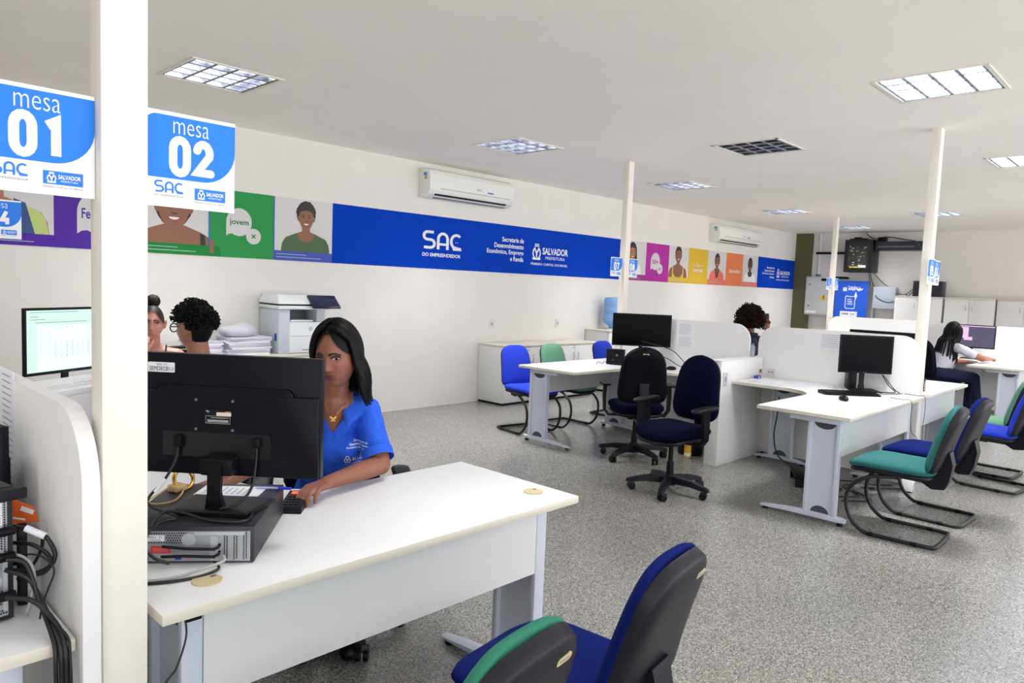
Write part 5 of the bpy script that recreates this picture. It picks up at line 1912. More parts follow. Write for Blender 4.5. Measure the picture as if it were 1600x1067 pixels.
g = G(); g.box(-.16, 0, -.22, .22, 0, .02); g.box(-.16, 0, .20, .22, 0, .31); g.box(-.16, 0, -.22, -.20, 0, .31); g.obj('frame', mat('tray grey', (170, 176, 184), .5), t)
# electrical distribution board
t = thing('distribution_board', 'grey distribution board with a yellow warning triangle', 'distribution board', (XB, 6.15, 1.12))
g = G(); g.box(-.16, 0, -.32, .26, 0, .83, .012); g.obj('housing', mat('panel grey', (186, 190, 190), .5), t, 30)
g = G(BACKM @ TR(0, 0, .161)); g.prism([(-.24, .03), (.30, .03), (.30, .80), (-.24, .80)], 0, .006)
d = g.obj('door', mat('panel door', (192, 196, 195), .5), t)
g = G(BACKM @ TR(0, 0, .1675)); g.flat([(.06, .33), (.22, .33), (.14, .47)])
w_ = g.obj('warning_triangle', mat('warning yellow', (236, 186, 40), .5), d)
g = G(BACKM @ TR(0, 0, .1685)); stroke(g, [(.155, .43), (.13, .395), (.15, .39), (.135, .35)], .012); g.obj('bolt_symbol', M_BLACK, w_)
for q_ in (.66, .2):
    g = G(BACKM @ TR(0, 0, .1675)); g.flat(disc(-.17, q_, .015, n=12)); g.obj('latch', M_BLACK, d)
g = G(BACKM @ TR(0, 0, .1675)); g.flat([(-.22, .04), (.0, .04), (.0, .10), (-.22, .10)]); g.obj('label_strip', M_PRWHITE, d)
t = thing('conduit', 'thin white conduit pipe rising from the distribution board to the ceiling', 'pipe', (XB - .03, 6.20, 1.955))
g = G(); g.cyl((0, 0, 0), (0, 0, CEIL - 1.955), .022, n=14); g.obj('pipe', M_PRWHITE, t, 50)
g = G(); g.cyl((0, 0, 0), (0, 0, .05), .045, n=14); g.obj('fitting', M_GREY, t, 50)
for i, (y0_, y1_, z_) in enumerate(((5.5, 6.25, 2.44), (5.55, 6.0, 1.92))):
    t = thing('bracket_rail', ['thin dark bracket rail high on the back wall near the olive pilaster', 'dark bracket just above the blue poster'][i], 'bracket', (XB, (y0_ + y1_) / 2, z_))
    h_ = (y1_ - y0_) / 2
    g = G(); g.box(-.10, 0, -h_, h_, 0, .02); g.box(-.12, -.10, -h_, h_, -.01, .04); g.obj('rail', M_SHELL, t)
t = thing('panel_lamp', 'small black strip at the top of the distribution board', 'fitting', (XB - .168, 5.98, 1.86))
g = G(); g.box(-.02, 0, -.09, .09, 0, .05); g.obj('housing', M_BLACK, t)
# blue poster on a roll-up stand
t = thing('roll_up_poster', 'blue poster reading Trabalhar e empregar, in front of the back wall', 'poster', (15.70, 5.41, 0))
g = G(BACKM); g.prism([(-.325, .05), (.325, .05), (.325, 1.87), (-.325, 1.87)], 0, .006); g.obj('sheet', mat('poster blue', (24, 88, 206), .5), t)
g = G(BACKM @ TR(0, 0, .0066))
g.k = 0
for (x, y) in ((-.17, 1.71), (-.13, 1.71), (-.17, 1.67), (-.13, 1.67)):
    g.flat([(x, y - .01), (x + .034, y - .01), (x + .034, y + .024), (x, y + .024)])
put_text(g, 'Trabalhar e', -.07, 1.72, .24, .045, .01)
put_text(g, 'empregar', -.07, 1.665, .30, .055, .03)
stroke(g, [(.05, 1.55), (-.06, 1.55)] + arc(-.08, 1.53, .03, 90, 180, 5) + [(-.11, 1.36)] + arc(-.08, 1.33, .03, 180, 270, 5) + [(.03, 1.30)] + arc(.05, 1.33, .03, -90, 0, 5) + [(.08, 1.48)], .014)
put_text(g, 'VAI,', -.075, 1.47, .09, .032, .02)
put_text(g, 'TEM', -.075, 1.425, .10, .032, .02)
put_text(g, 'VAGA', -.075, 1.38, .12, .032, .02)
stroke(g, [(.09, 1.50), (.09, 1.63)], .022)
g.flat([(.06, 1.54), (.12, 1.54), (.11, 1.60), (.07, 1.60)])
g.flat([(-.20, 1.13), (.14, 1.13), (.14, 1.24), (-.20, 1.24)])
g.obj('printing', M_PRWHITE, t)
g = G(BACKM @ TR(0, 0, .0074)); put_text(g, 'SIMM  SAC', -.17, 1.165, .28, .045, .02); g.k = 1; g.flat([(-.10, 1.75), (-.085, 1.75), (-.085, 1.765), (-.10, 1.765)]); g.obj('foot_print', [M_GREY, mat('print red', (200, 50, 50), .5)], t)
g = G(); g.box(-.05, .05, -.34, .34, 0, .05, .005); g.box(.0, .02, -.01, .01, .05, 1.86); g.obj('stand', M_GREY, t, 30)
# speaker / monitor lying on the cabinets
t = thing('black_loudspeaker', 'black box standing on the wall cabinets beside the tall right post', 'loudspeaker', (15.70, 3.98, 1.60), rad(-90))
g = G(); g.box(-.24, .26, -.16, .14, 0, .30, .006); g.obj('housing', mat('speaker dark', (26, 28, 44), .4), t, 30)
g = G(TR(0, -.161, 0) @ WALLM); g.flat([(-.22, .02), (.24, .02), (.24, .28), (-.22, .28)]); g.obj('grille', mat('speaker grille', (22, 24, 40), .6), t)
for i, pts in enumerate(([(XB - .1, 5.12, 2.05), (XB - .05, 5.10, 1.9), (XB - .05, 5.02, 1.72), (XB - .19, 4.95, 1.58), (XB - .19, 4.85, 1.50), (XB - .19, 4.72, 1.46), (XB - .19, 4.60, 1.48)],
                         [(XB - .1, 5.15, 2.05), (XB - .03, 5.14, 1.9), (XB - .03, 5.13, 1.78)],
                         [(XB - .1, 5.05, 2.05), (XB - .04, 4.98, 1.95), (XB - .04, 4.85, 1.83), (XB - .04, 4.78, 1.78)],
                         [(XB - .1, 4.42, 1.65), (XB - .1, 4.38, 1.60), (XB - .12, 4.30, 1.68), (XB - .15, 4.20, 1.74), (XB - .2, 4.15, 1.75)],
                         [(XB - .1, 4.65, 1.66), (XB - .06, 4.45, 1.63), (XB - .10, 4.32, 1.72), (XB - .18, 4.2, 1.80)],
                         [(XB - .1, 5.25, CEIL - .01), (XB - .06, 5.2, 2.80), (XB - .1, 5.05, 2.74), (XB - .1, 4.85, 2.78), (XB - .1, 4.5, 2.72), (XB - .2, 4.3, 2.68)])):
    cable(['longest cable sagging below the network rack to the pale grey box', 'straight cable down from the network rack', 'cable curving right below the network rack', 'lower cable looping to the black box on the wall cabinets', 'upper cable looping to the black box on the wall cabinets', 'cable looping over the long dark box near the ceiling'][i], pts, .007 if i < 5 else .009, M_CABLE, 6)
# ================================================================== PEOPLE
from mathutils.bvhtree import BVHTree
from mathutils import noise as mnoise


def smin_remesh(g, name, m, parent, voxel, smooth=6, colfn=None, cut=None, fac=.6, wrinkle=0.0):
    """fuse everything in g into one continuous surface"""
    me = bpy.data.meshes.new('tmp')
    bmesh.ops.recalc_face_normals(g.bm, faces=g.bm.faces)
    g.bm.to_mesh(me)
    g.bm.free()
    o = bpy.data.objects.new('tmp', me)
    COL.objects.link(o)
    r = o.modifiers.new('r', 'REMESH')
    r.mode = 'VOXEL'
    r.voxel_size = voxel
    if smooth:
        s_ = o.modifiers.new('s', 'SMOOTH')
        s_.iterations = smooth
        s_.factor = fac
    bpy.context.view_layer.update()
    dg = bpy.context.evaluated_depsgraph_get()
    res = bpy.data.meshes.new_from_object(o.evaluated_get(dg))
    bpy.data.objects.remove(o)
    bpy.data.meshes.remove(me)
    res.name = name
    if cut:
        b = bmesh.new()
        b.from_mesh(res)
        kill = [f for f in b.faces if cut(f.calc_center_median())]
        bmesh.ops.delete(b, geom=kill, context='FACES')
        b.to_mesh(res)
        b.free()
    if wrinkle:
        nrm = [v.normal.copy() for v in res.vertices]
        for v, n_ in zip(res.vertices, nrm):
            q = v.co
            k = mnoise.noise(Vector((q.x * 16 + q.z * 9, q.y * 16 - q.z * 7, q.z * 8))) + .5 * mnoise.noise(Vector((q.x * 38 - q.z * 20, q.y * 38, q.z * 22)))
            v.co = q + n_ * wrinkle * (abs(k) * 2 - .6)
    for p in res.polygons:
        p.use_smooth = True
    if colfn:
        ca = res.color_attributes.new('Col', 'FLOAT_COLOR', 'POINT')
        flat = []
        for v in res.vertices:
            flat.extend(colfn(v.co))
        ca.data.foreach_set('color', flat)
    res.materials.clear()
    res.materials.append(m)
    o = bpy.data.objects.new(name, res)
    COL.objects.link(o)
    o.parent = parent
    return o


def cap(g, p, q, r0, r1, n=14):
    """tapered limb with round ends"""
    p, q = Vector(p), Vector(q)
    g.cyl(p, q, r0, r1, n)
    g.sph(p, r0, n, 8)
    g.sph(q, r1, n, 8)


def ell(g, c, r, M=None, u=20, v=12):
    g.sph(c, r, u, v, M)


def face_frame(c, f, pitch=0.0, roll=0.0, s=1.0):
    """matrix taking head-local (x right, y forward, z up) to the world"""
    f = Vector((f[0], f[1], 0)).normalized()
    rgt = Vector((f.y, -f.x, 0))
    R = Matrix((( rgt.x, f.x, 0, 0), (rgt.y, f.y, 0, 0), (0, 0, 1, 0), (0, 0, 0, 1)))
    return Matrix.Translation(c) @ R @ Matrix.Rotation(rad(pitch), 4, 'X') @ Matrix.Rotation(rad(roll), 4, 'Y') @ Matrix.Diagonal((s, s, s, 1))


def ga(v, c, s):
    return math.exp(-((v - c) / s) ** 2)


def head_surface(x, y, z, wide=1.0):
    """unit sphere direction -> head surface point"""
    a, b_, c = .073 * wide, .094, .118
    X, Y, Z = a * x, b_ * y, c * z
    u = z
    if u < 0:
        t = -u
        X *= 1 - .30 * t ** 1.5
        if Y < 0:
            Y *= 1 - .40 * t ** 1.2
        else:
            Y *= 1 - .07 * t
    if Y > 0:
        Y *= .93
        # fullness of jaw
        X *= 1 + .05 * ga(u, -.45, .3)
    else:
        Y *= 1 + .06 * ga(u, .25, .5)
    if y > 0.15:
        k = min(1, (y - .15) / .3)
        Y -= k * .0105 * (ga(X, .031, .016) + ga(X, -.031, .016)) * ga(Z, .010, .013)
        Y += k * .0035 * ga(Z, .032, .010) * ga(X, 0, .045)
        tn = max(0.0, min(1.0, (.022 - Z) / .052))
        fall = 1.0 if Z > -.030 else math.exp(-((Z + .030) / .006) ** 2)
        Y += k * (.004 + .018 * tn ** 1.4) * ga(X, 0, .0085 + .003 * tn) * fall * (1 if Z < .03 else 0.0)
        Y += k * .0085 * (ga(X, .0125, .006) + ga(X, -.0125, .006)) * ga(Z, -.030, .007)
        Y += k * .004 * (ga(X, .040, .016) + ga(X, -.040, .016)) * ga(Z, -.020, .018)
        Y += k * .0085 * ga(X, 0, .021) * (ga(Z, -.0525, .0055) + 1.05 * ga(Z, -.0640, .0060))
        Y -= k * .004 * ga(X, 0, .02) * ga(Z, -.0583, .0018)
        Y -= k * .003 * ga(X, 0, .02) * ga(Z, -.078, .006)
        Y += k * .007 * ga(X, 0, .02) * ga(Z, -.098, .013)
        X *= 1 - .03 * ga(Z, .035, .03) * k
    return X, Y, Z


def head(g, M, nu=110, nv=90, wide=1.0):
    T = g.M
    R = []
    for i in range(1, nv):
        ph = pi * i / nv
        ring = []
        for j in range(nu):
            th = 2 * pi * j / nu
            ring.append(T @ M @ Vector(head_surface(sin(ph) * cos(th), sin(ph) * sin(th), -cos(ph), wide)))
        R.append(ring)
    keep = g.M
    g.M = Matrix()
    g.rings(R)
    # ears
    g.M = keep
    for s_ in (-1, 1):
        E = M @ TR(s_ * .078 * wide, -.008, -.002) @ RZ(rad(-s_ * 22)) @ RX(rad(-8))
        g.sph((0, 0, 0), (.007, .017, .031), 14, 10, None) if 0 else None
        n = 14
        base = g.M
        g.M = base @ E
        g.tube([(s_ * .006 * (0.6 + .4 * sin(a)), .0165 * cos(a) - .003, .031 * sin(a) + .002) for a in [2 * pi * k / n for k in range(n)]], .0058, 8, closed=True)
        g.sph((s_ * .001, 0, 0), (.005, .015, .027), 12, 8)
        g.M = base


def face_parts(t, O, M, skin_dark, iris=(40, 24, 18), lips=(120, 50, 56), wide=1.0, lid=None, brow=(24, 16, 14)):
    """eyes, brows and lips as parts; O = world->thing matrix"""
    def surf_y(x, z, off=0.0):
        # find the surface point at given head-local x, z
        best = None
        zz = z / .118
        r = math.sqrt(max(1e-6, 1 - zz * zz))
        lo, hi = -1.0, 1.0
        for _ in range(28):
            mid = (lo + hi) / 2
            X, Y, Z = head_surface(r * mid, r * math.sqrt(1 - mid * mid), zz, wide)
            if X < x:
                lo = mid
            else:
                hi = mid
        return Y + off
    for s_ in (-1, 1):
        ex, ez = s_ * .031, .010
        ey = surf_y(ex, ez)
        g = G(O @ M)
        # visible almond of the eye
        N = 10
        up = [(ex + .0145 * cos(pi * i / N) , .0052 * sin(pi * i / N)) for i in range(N + 1)]
        dn = [(ex - .0145 * cos(pi * i / N) , -.0036 * sin(pi * i / N)) for i in range(1, N)]
        P = [(x, surf_y(x, ez + dz, .0008) + .0022 * (1 - ((x - ex) / .0145) ** 2), ez + dz) for x, dz in up + dn]
        c = g.bm.verts.new(g.M @ Vector((ex, ey + .0040, ez)))
        vs = [g.bm.verts.new(g.M @ Vector(p)) for p in P]
        for i in range(len(vs)):
            g.bm.faces.new((c, vs[i], vs[(i + 1) % len(vs)]))
        e = g.obj('eye', mat('eye white', (168, 154, 148), .3, spec=.2), t, 80)  # white darkened, shade around the eye put into its colour
        g = G(O @ M @ TR(ex, ey + .0052, ez - .0006) @ RX(rad(-90)))
        g.flat([(x_, max(-.0034, min(.0044, y_))) for x_, y_ in disc(0, -.0004, .0070, n=20)]); g.k = 1; g.flat(disc(0, 0, .0030, n=14), .0004)
        g.obj('iris', [mat('iris %s' % (iris,), iris, .15), M_BLACKG], e)
        g = G(O @ M)
        g.tube([(x, surf_y(x, ez + dz, .0022) + .0014, ez + dz + .0004) for x, dz in up], .0019, 6, sub=2)
        g.obj('lashes', mat('lash', (14, 10, 10), .6), e, 70)
        if lid:
            g = G(O @ M)
            R = []
            for k in range(5):
                q = k / 4
                R.append([(x, surf_y(x, ez + dz * (1 - q) + (.0125 - .004 * ((x - ex) / .0145) ** 2) * q, .0012) + .0016 * (1 - q), ez + dz * (1 - q) + (.0125 - .004 * ((x - ex) / .0145) ** 2) * q) for x, dz in up])
            g.rings(R, False, False, False)
            g.obj('eyelid', mat('eyelid %s' % (lid,), lid, .5), e, 80)
        g = G(O @ M)
        pts = []
        for k in range(9):
            q = k / 8
            x = s_ * (.012 + .036 * q)
            z = .026 + .0065 * sin(pi * min(1, q * 1.15)) - .004 * q
            pts.append((x, surf_y(x, z, .0012), z))
        g.tube(pts, .0026, 6, sub=3, rr=(.0044, .0018))
        g.obj('eyebrow', mat('brow', brow, .8), t, 70)
    g = G(O @ M)
    for (zc, hh, up_) in ((-.0535, .0048, 1), (-.0635, .0062, 0)):
        N = 14
        R = []
        for k in range(5):
            q = k / 4 * 2 - 1
            row = []
            for i in range(N + 1):
                x = -.0225 + .045 * i / N
                w = (1 - (x / .0225) ** 2) ** .6 if abs(x) < .0225 else 0
                z = (-.0585 if up_ else -.0585) + (q * .5 + .5) * hh * w * (1 if up_ else -1) * 1.5
                row.append((x, surf_y(x, z, .0010), z))
            R.append(row)
        g.rings(R, False, False, False)
    g.obj('lips', mat('lips %s' % (lips,), lips, .4), t, 80)
    return surf_y


def hand(g, w, d, n, side, curl=(.3, .45, .55), s=1.0, spread=1.0, thumb=35, straight=None):
    """w wrist, d pointing direction, n back-of-hand normal, side +1: thumb on the right of d seen from n"""
    w, d, n = Vector(w), Vector(d).normalized(), Vector(n)
    n = (n - d * n.dot(d)).normalized()
    x = d.cross(n) * side
    # x points to the thumb side
    L = [(.026, .088, .076), (.009, .092, .084), (-.009, .088, .078), (-.026, .080, .060)]
    for i, (ox, pl, fl) in enumerate(L):
        k0 = w + x * ox * .55 * s
        k1 = w + (x * ox + d * pl) * s - n * .002 * (i % 2)
        cap(g, k0, k1, .0145 * s, .0105 * s, 12)
        dd = (d + x * (ox * 3.0 * spread)).normalized()
        p = k1
        ang = 0
        cu = curl[i] if isinstance(curl[0], (list, tuple)) else curl
        for j, (ln, r0, r1) in enumerate(((.46, .0095, .0085), (.30, .0085, .0078), (.24, .0078, .0062))):
            ang += cu[j]
            v = dd * cos(ang) - n * sin(ang)
            q = p + v * fl * ln * s
            cap(g, p, q, r0 * s, r1 * s, 10)
            p = q
    # palm heel
    g.sph(w + d * .045 * s - n * .004, (.030 * s,) * 3, 12, 8) if 0 else cap(g, w + d * .02 * s - n * .005 * s, w + d * .07 * s - n * .006 * s, .020 * s, .018 * s)
    t0 = w + x * .016 * s + d * .018 * s - n * .004 * s
    a = rad(thumb)
    v = (d * cos(a) + x * sin(a) - n * .35).normalized()
    t1 = t0 + v * .045 * s
    cap(g, t0, t1, .0145 * s, .0110 * s, 12)
    v2 = (d * cos(a * .5) + x * sin(a * .5) - n * .3).normalized()
    t2 = t1 + v2 * .032 * s
    cap(g, t1, t2, .0105 * s, .0092 * s, 10)
    cap(g, t2, t2 + (v2 - n * .2).normalized() * .024 * s, .0092 * s, .0072 * s, 10)


def skin_mat(name, c):
    return mat(name, c, .48, colattr=True, bump=.05, bscale=500)


def colfn(base, M=None, O=None, blush=None):
    b = rgb(*base)
    inv = (O @ M).inverted() if M is not None else None

    def f(co):
        r, g_, bb = b[:3]
        k = 1.0
        if inv is not None:
            l = inv @ co
            if l.length < .2 and l.y > .03:
                # cheeks a little redder, sockets a little darker
                ch = (ga(l.x, .04, .018) + ga(l.x, -.04, .018)) * ga(l.z, -.022, .018)
                r *= 1 + .10 * ch
                g_ *= 1 - .04 * ch
                ey = (ga(l.x, .031, .018) + ga(l.x, -.031, .018)) * ga(l.z, .014, .010)
                k *= 1 - .22 * ey
        return (r * k, g_ * k, bb * k, 1.0)
    return f


def locks(g, M, n, seed, r0=.010, fn=None):
    """long straight locks following the skull then falling"""
    rnd = random.Random(seed)
    for i in range(n):
        pts, rr = fn(i, rnd)
        g.tube([M @ Vector(p) if not isinstance(p, tuple) or len(p) == 3 else p for p in pts], r0, 6, sub=3, rr=rr)


def polo_project(o, T, items, mname, pname, parent, vec, mats):
    """lay flat lettering onto a garment: T maps local xy in front of it, vec = projection direction"""
    bvh = BVHTree.FromObject(o, bpy.context.evaluated_depsgraph_get()) if 0 else BVHTree.FromPolygons([v.co.copy() for v in o.data.vertices], [tuple(p.vertices) for p in o.data.polygons])
    g = G(T)
    items(g)
    for v in g.bm.verts:
        h = bvh.ray_cast(v.co, vec, .4)
        if h[0] is not None:
            v.co = h[0] - vec * .0016
        v.tag = h[0] is None
    for f in [f for f in g.bm.faces if any(v.tag for v in f.verts)]:
        g.bm.faces.remove(f)
    for f in [f for f in g.bm.faces if max((v.co - f.verts[0].co).length for v in f.verts) > .02]:
        g.bm.faces.remove(f)
    return g.obj(pname, mats, parent)


# ---------------------------------------------------------------- woman in the blue polo
C1 = Vector((1.56, 2.50, 0))
t = thing('person', 'woman with long dark hair in a blue polo shirt, working at the big monitor', 'person', C1)
O = TR(-C1.x, -C1.y, 0)
hc = Vector((1.462, 2.304, 1.217))
HM = face_frame(hc, (-.84, -.54), -12, 3, 1.0)
neck = Vector((1.505, 2.385, 1.035))
Lsh, Rsh = Vector((1.640, 2.365, .985)), Vector((1.395, 2.535, .975))
Lel, Rel = Vector((1.612, 2.225, .80)), Vector((1.30, 2.52, .81))
Lwr, Rwr = Vector((1.335, 2.155, .792)), Vector((1.10, 2.405, .785))
chest = Vector((1.545, 2.47, .86))
belly = Vector((1.60, 2.55, .66))
hips = Vector((1.63, 2.60, .56))
fwd = Vector((-.55, -.83, 0)).normalized()
rgtv = Vector((fwd.y, -fwd.x, 0))       # her right


def arm(g, sh, el, wr, r=(.048, .040, .036, .024)):
    cap(g, sh, el, r[0], r[1])
    cap(g, el, el.lerp(wr, .35), r[1] * .93, r[2] * 1.0)
    cap(g, el.lerp(wr, .35), wr, r[2], r[3])


g = G(O)
head(g, HM)
cap(g, hc + Vector((.012, .018, -.06)), neck, .050, .052)
cap(g, neck, chest, .075, .11)
for a, b_ in ((Lsh, neck), (Rsh, neck)):
    cap(g, a, neck.lerp(chest, .12), .045, .05)
cap(g, chest, belly, .125, .115)
cap(g, belly, hips, .12, .15)
arm(g, Lsh, Lel, Lwr)
arm(g, Rsh, Rel, Rwr)
hand(g, Lwr, (-.86, -.42, .04), (0, 0, 1), 1, curl=((.35, .55, .4), (.4, .6, .4), (.45, .6, .4), (.5, .6, .4)), s=.94, thumb=28)
hand(g, Rwr, (-.95, .15, -.05), (0, 0, 1), -1, curl=(.15, .3, .3), s=.92)
for s_ in (-1, 1):
    h0 = hips + rgtv * s_ * .09 + Vector((0, 0, -.03))
    kn = h0 + fwd * .33
    kn.z = .50
    cap(g, h0, kn, .080, .055)
    cap(g, kn, kn - fwd * .22 + Vector((0, 0, -.40)), .052, .035)
body = smin_remesh(g, 'body', skin_mat('skin brown', (132, 84, 64)), t, .0042, 5, colfn((136, 84, 64), HM, O))
face_parts(t, O, HM, None, lips=(104, 30, 44), lid=(86, 46, 42))
g = G(O)
cap(g, hips + Vector((0, 0, .0)), hips + Vector((0, 0, -.04)), .152, .150)
for s_ in (-1, 1):
    h0 = hips + rgtv * s_ * .09 + Vector((0, 0, -.03))
    kn = h0 + fwd * .33
    kn.z = .50
    cap(g, h0, kn, .092, .066)
    cap(g, kn, kn - fwd * .22 + Vector((0, 0, -.40)), .062, .048)
smin_remesh(g, 'trousers', mat('dark trousers', (24, 28, 44), .8), t, .010, 5)
for s_ in (-1, 1):
    an = hips + rgtv * s_ * .09 + fwd * .12
    an.z = .045
    g = G(O); cap(g, an, an + fwd * .15 + Vector((0, 0, -.008)), .042, .033); g.obj('shoe', M_BLACK, t, 60)
# polo shirt
g = G(O)
cap(g, neck + Vector((.01, .012, -.035)), chest, .085, .122)
for a, s_ in ((Lsh, -1), (Rsh, 1)):
    cap(g, a, neck.lerp(chest, .16), .055, .062)
g.sph(chest + fwd * .075 + rgtv * .06 + Vector((0, 0, -.02)), (.062, .062, .062), 18, 12)
g.sph(chest + fwd * .075 - rgtv * .06 + Vector((0, 0, -.02)), (.062, .062, .062), 18, 12)
cap(g, chest, belly, .136, .13)
cap(g, belly, hips, .135, .16)
for sh, el in ((Lsh, Lel), (Rsh, Rel)):
    cap(g, sh, sh.lerp(el, .66 if sh is Lsh else .8), .058, .056)
nk = O @ neck


def vcut(c):
    p = c - nk
    f_ = p.dot(fwd)
    s_ = abs(p.dot(rgtv))
    # open neck ring and the placket V
    if p.z > -.012 and math.hypot(p.x, p.y) < .066:
        return True
    return f_ > .0 and p.z > -.115 and s_ < .062 * (1 + (p.z) / .115) + .004


polo = smin_remesh(g, 'polo_shirt', mat('polo blue', (26, 86, 208), .85, noise=.08, nscale=260, bump=.35, bscale=600), t, .0055, 8, cut=vcut, wrinkle=.0045)
# sleeve hem, collar, placket
g = G(O)
q0 = Lsh.lerp(Lel, .70)
g.cyl(Lsh.lerp(Lel, .74), Lsh.lerp(Lel, .90), .0605, .0600, 28, caps=False)
g.obj('sleeve_cuff', mat('polo blue', ()), t, 60)
R = []
for k in range(7):
    q = k / 6
    row = []
    for i in range(31):
        a = -150 + 300 * i / 30
        d_ = Matrix.Rotation(rad(a), 4, 'Z') @ (-fwd)
        front = abs(a) / 150
        rr_ = .062 + .040 * q
        zz = .026 - .050 * q - .040 * front ** 2 - .02 * q * front ** 3
        if k == 0:
            rr_, zz = .056, zz + .004
        row.append(neck + Vector((.012, .014, 0)) * (1 - front) + d_ * rr_ + Vector((0, 0, zz)))
    R.append(row)
g = G(O); g.rings(R, False, False, False)
o = g.obj('collar', mat('polo blue', ()), t, 60)
sm = o.modifiers.new('thick', 'SOLIDIFY'); sm.thickness = .003
PT = Matrix.Translation(O @ (chest + fwd * .30)) @ Matrix(((-rgtv.x, 0, fwd.x, 0), (-rgtv.y, 0, fwd.y, 0), (0, 1, 0, 0), (0, 0, 0, 1)))


def shirt_marks(g):
    for i, (s_, w_) in enumerate((('Secretaria de', .052), ('Desenvolvimento', .066), ('Econômico, Emprego', .078), ('e Renda', .030))):
        put_text(g, s_, .142, .018 - i * .0125, w_, .0085, .02, align='r')
    city_block(g, .052, -.078, .112, .044)


polo_project(polo, PT, shirt_marks, None, 'shirt_print', t, -fwd, M_PRWHITE)
g = G(O)
g.tube([neck + fwd * .055 + rgtv * .035 + Vector((0, 0, .0)), neck + fwd * .082 + rgtv * .018 + Vector((0, 0, -.028)), neck + fwd * .090 + Vector((0, 0, -.044)), neck + fwd * .080 - rgtv * .026 + Vector((0, 0, -.022)), neck + fwd * .045 - rgtv * .050 + Vector((0, 0, .012)), neck - rgtv * .058 + Vector((0, 0, .03))], .0011, 6, sub=5)
nl = g.obj('necklace', mat('gold', (196, 150, 70), .25, metal=.9), t, 60)
g = G(O @ Matrix.Translation(neck + fwd * .094 + Vector((0, 0, -.054))) @ Matrix(((-rgtv.x, 0, fwd.x, 0), (-rgtv.y, 0, fwd.y, 0), (0, 1, 0, 0), (0, 0, 0, 1))))
for s_ in (-1, 1):
    g.prism([(0, .004), (s_ * .012, .012), (s_ * .011, .001), (s_ * .004, -.001), (s_ * .009, -.010), (s_ * .001, -.009)][::s_], 0, .0015)
g.obj('butterfly_pendant', mat('gold', ()), nl)
for s_ in (-1, 1):
    g = G(O @ HM); g.sph((s_ * .080, -.002, -.036), .0055, 12, 8); g.obj('earring', mat('pearl', (225, 222, 215), .15), t, 80)
M_HAIR = mat('black hair', (6, 3, 5), .38, bump=.3, bscale=350, spec=.16)
# nails
# hair: skull cap + long locks
g = G(O)
NU, NV = 56, 40
Rr = []
for i in range(NV + 1):
    ph = (pi * .64) * i / NV            # from the crown down
    row = []
    for j in range(NU):
        th = 2 * pi * j / NU
        x, y, z = sin(ph) * cos(th), sin(ph) * sin(th), cos(ph)
        X, Y, Z = head_surface(x, y, z)
        front = max(0, y)
        # pull the front edge back to the hairline
        if y > 0 and i:
            lim = .070 + .012 * cos(th * 2 + pi) * 0
            Zc = max(Z, .088 - .085 * max(0, abs(x) - .25) / .75)
            if Zc > Z:
                zz = Zc / .118
                rr_ = math.sqrt(max(0, 1 - zz * zz))
                m_ = math.hypot(x, y) or 1
                X, Y, Z = head_surface(rr_ * x / m_, rr_ * y / m_, zz)
        k = 1.085
        row.append(HM @ Vector((X * k, Y * k - .002, Z * k + .002)))
    Rr.append(row)
g.rings(Rr[1:], True, True, False)
rnd = random.Random(11)
for i in range(250):
    a_ = rad(rnd.uniform(16, 344))                     # azimuth measured from the face
    th = (a_ if a_ < pi else a_ - 2 * pi) + pi / 2
    off = 1.10 + .07 * rnd.random()
    pts = []
    st = rnd.uniform(.02, .62)
    side = 1 if a_ < pi else -1
    fr = min(abs(a_), abs(2 * pi - a_))                # 0 = front
    for k in range(8):
        ph = st + (1.72 - st) * k / 7
        # hair starts nearer the parting and spreads out
        aa = th
        x, y, z = sin(ph) * cos(aa), sin(ph) * sin(aa), cos(ph)
        if fr < rad(70):
            # sweep front locks sideways over the temple
            bl = (k / 7) ** .55
            tgt = pi / 2 + side * rad(98 if side > 0 else 72)
            aa = th + (tgt - th) * bl
            ph2 = st + (1.62 - st) * k / 7
            x, y, z = sin(ph2) * cos(aa), sin(ph2) * sin(aa), cos(ph2)
        X, Y, Z = head_surface(x, y, z)
        if Z < 0:
            X /= (1 - .30 * (-z) ** 1.5)
        pts.append(HM @ Vector((X * off, Y * off, Z * off)))
    last = pts[-1]
    drop = rnd.uniform(.10, .19)
    back = -fwd
    outw = Vector((last.x - hc.x, last.y - hc.y, 0)).normalized()
    for q in (.25, .55, .8, 1.0):
        p = last + Vector((0, 0, -drop * q)) + back * (.055 * q) + outw * (.02 * sin(q * 2.2)) - rgtv * .02 * q
        if p.z < 1.07:
            over = (1.07 - p.z)
            p += back * over * .9 + outw * over * .3
            p.z = 1.07 - over * .75
        pts.append(p)
    g.tube(pts, .008, 6, sub=2, rr=(.006, .011, .012, .010, .004))
g.obj('hair', M_HAIR, t, 70)

# ---------------------------------------------------------------- man with glasses
C2 = Vector((1.50, 3.70, 0))
t = thing('person', 'man with curly black hair and glasses, seen from behind beyond the big monitor', 'person', C2)
O = TR(-C2.x, -C2.y, 0)
hc = Vector((1.497, 3.665, 1.222))
f2 = Vector((-.42, .90, 0)).normalized()
HM = face_frame(hc, f2, -4, 0, 1.0)
rg2 = Vector((f2.y, -f2.x, 0))


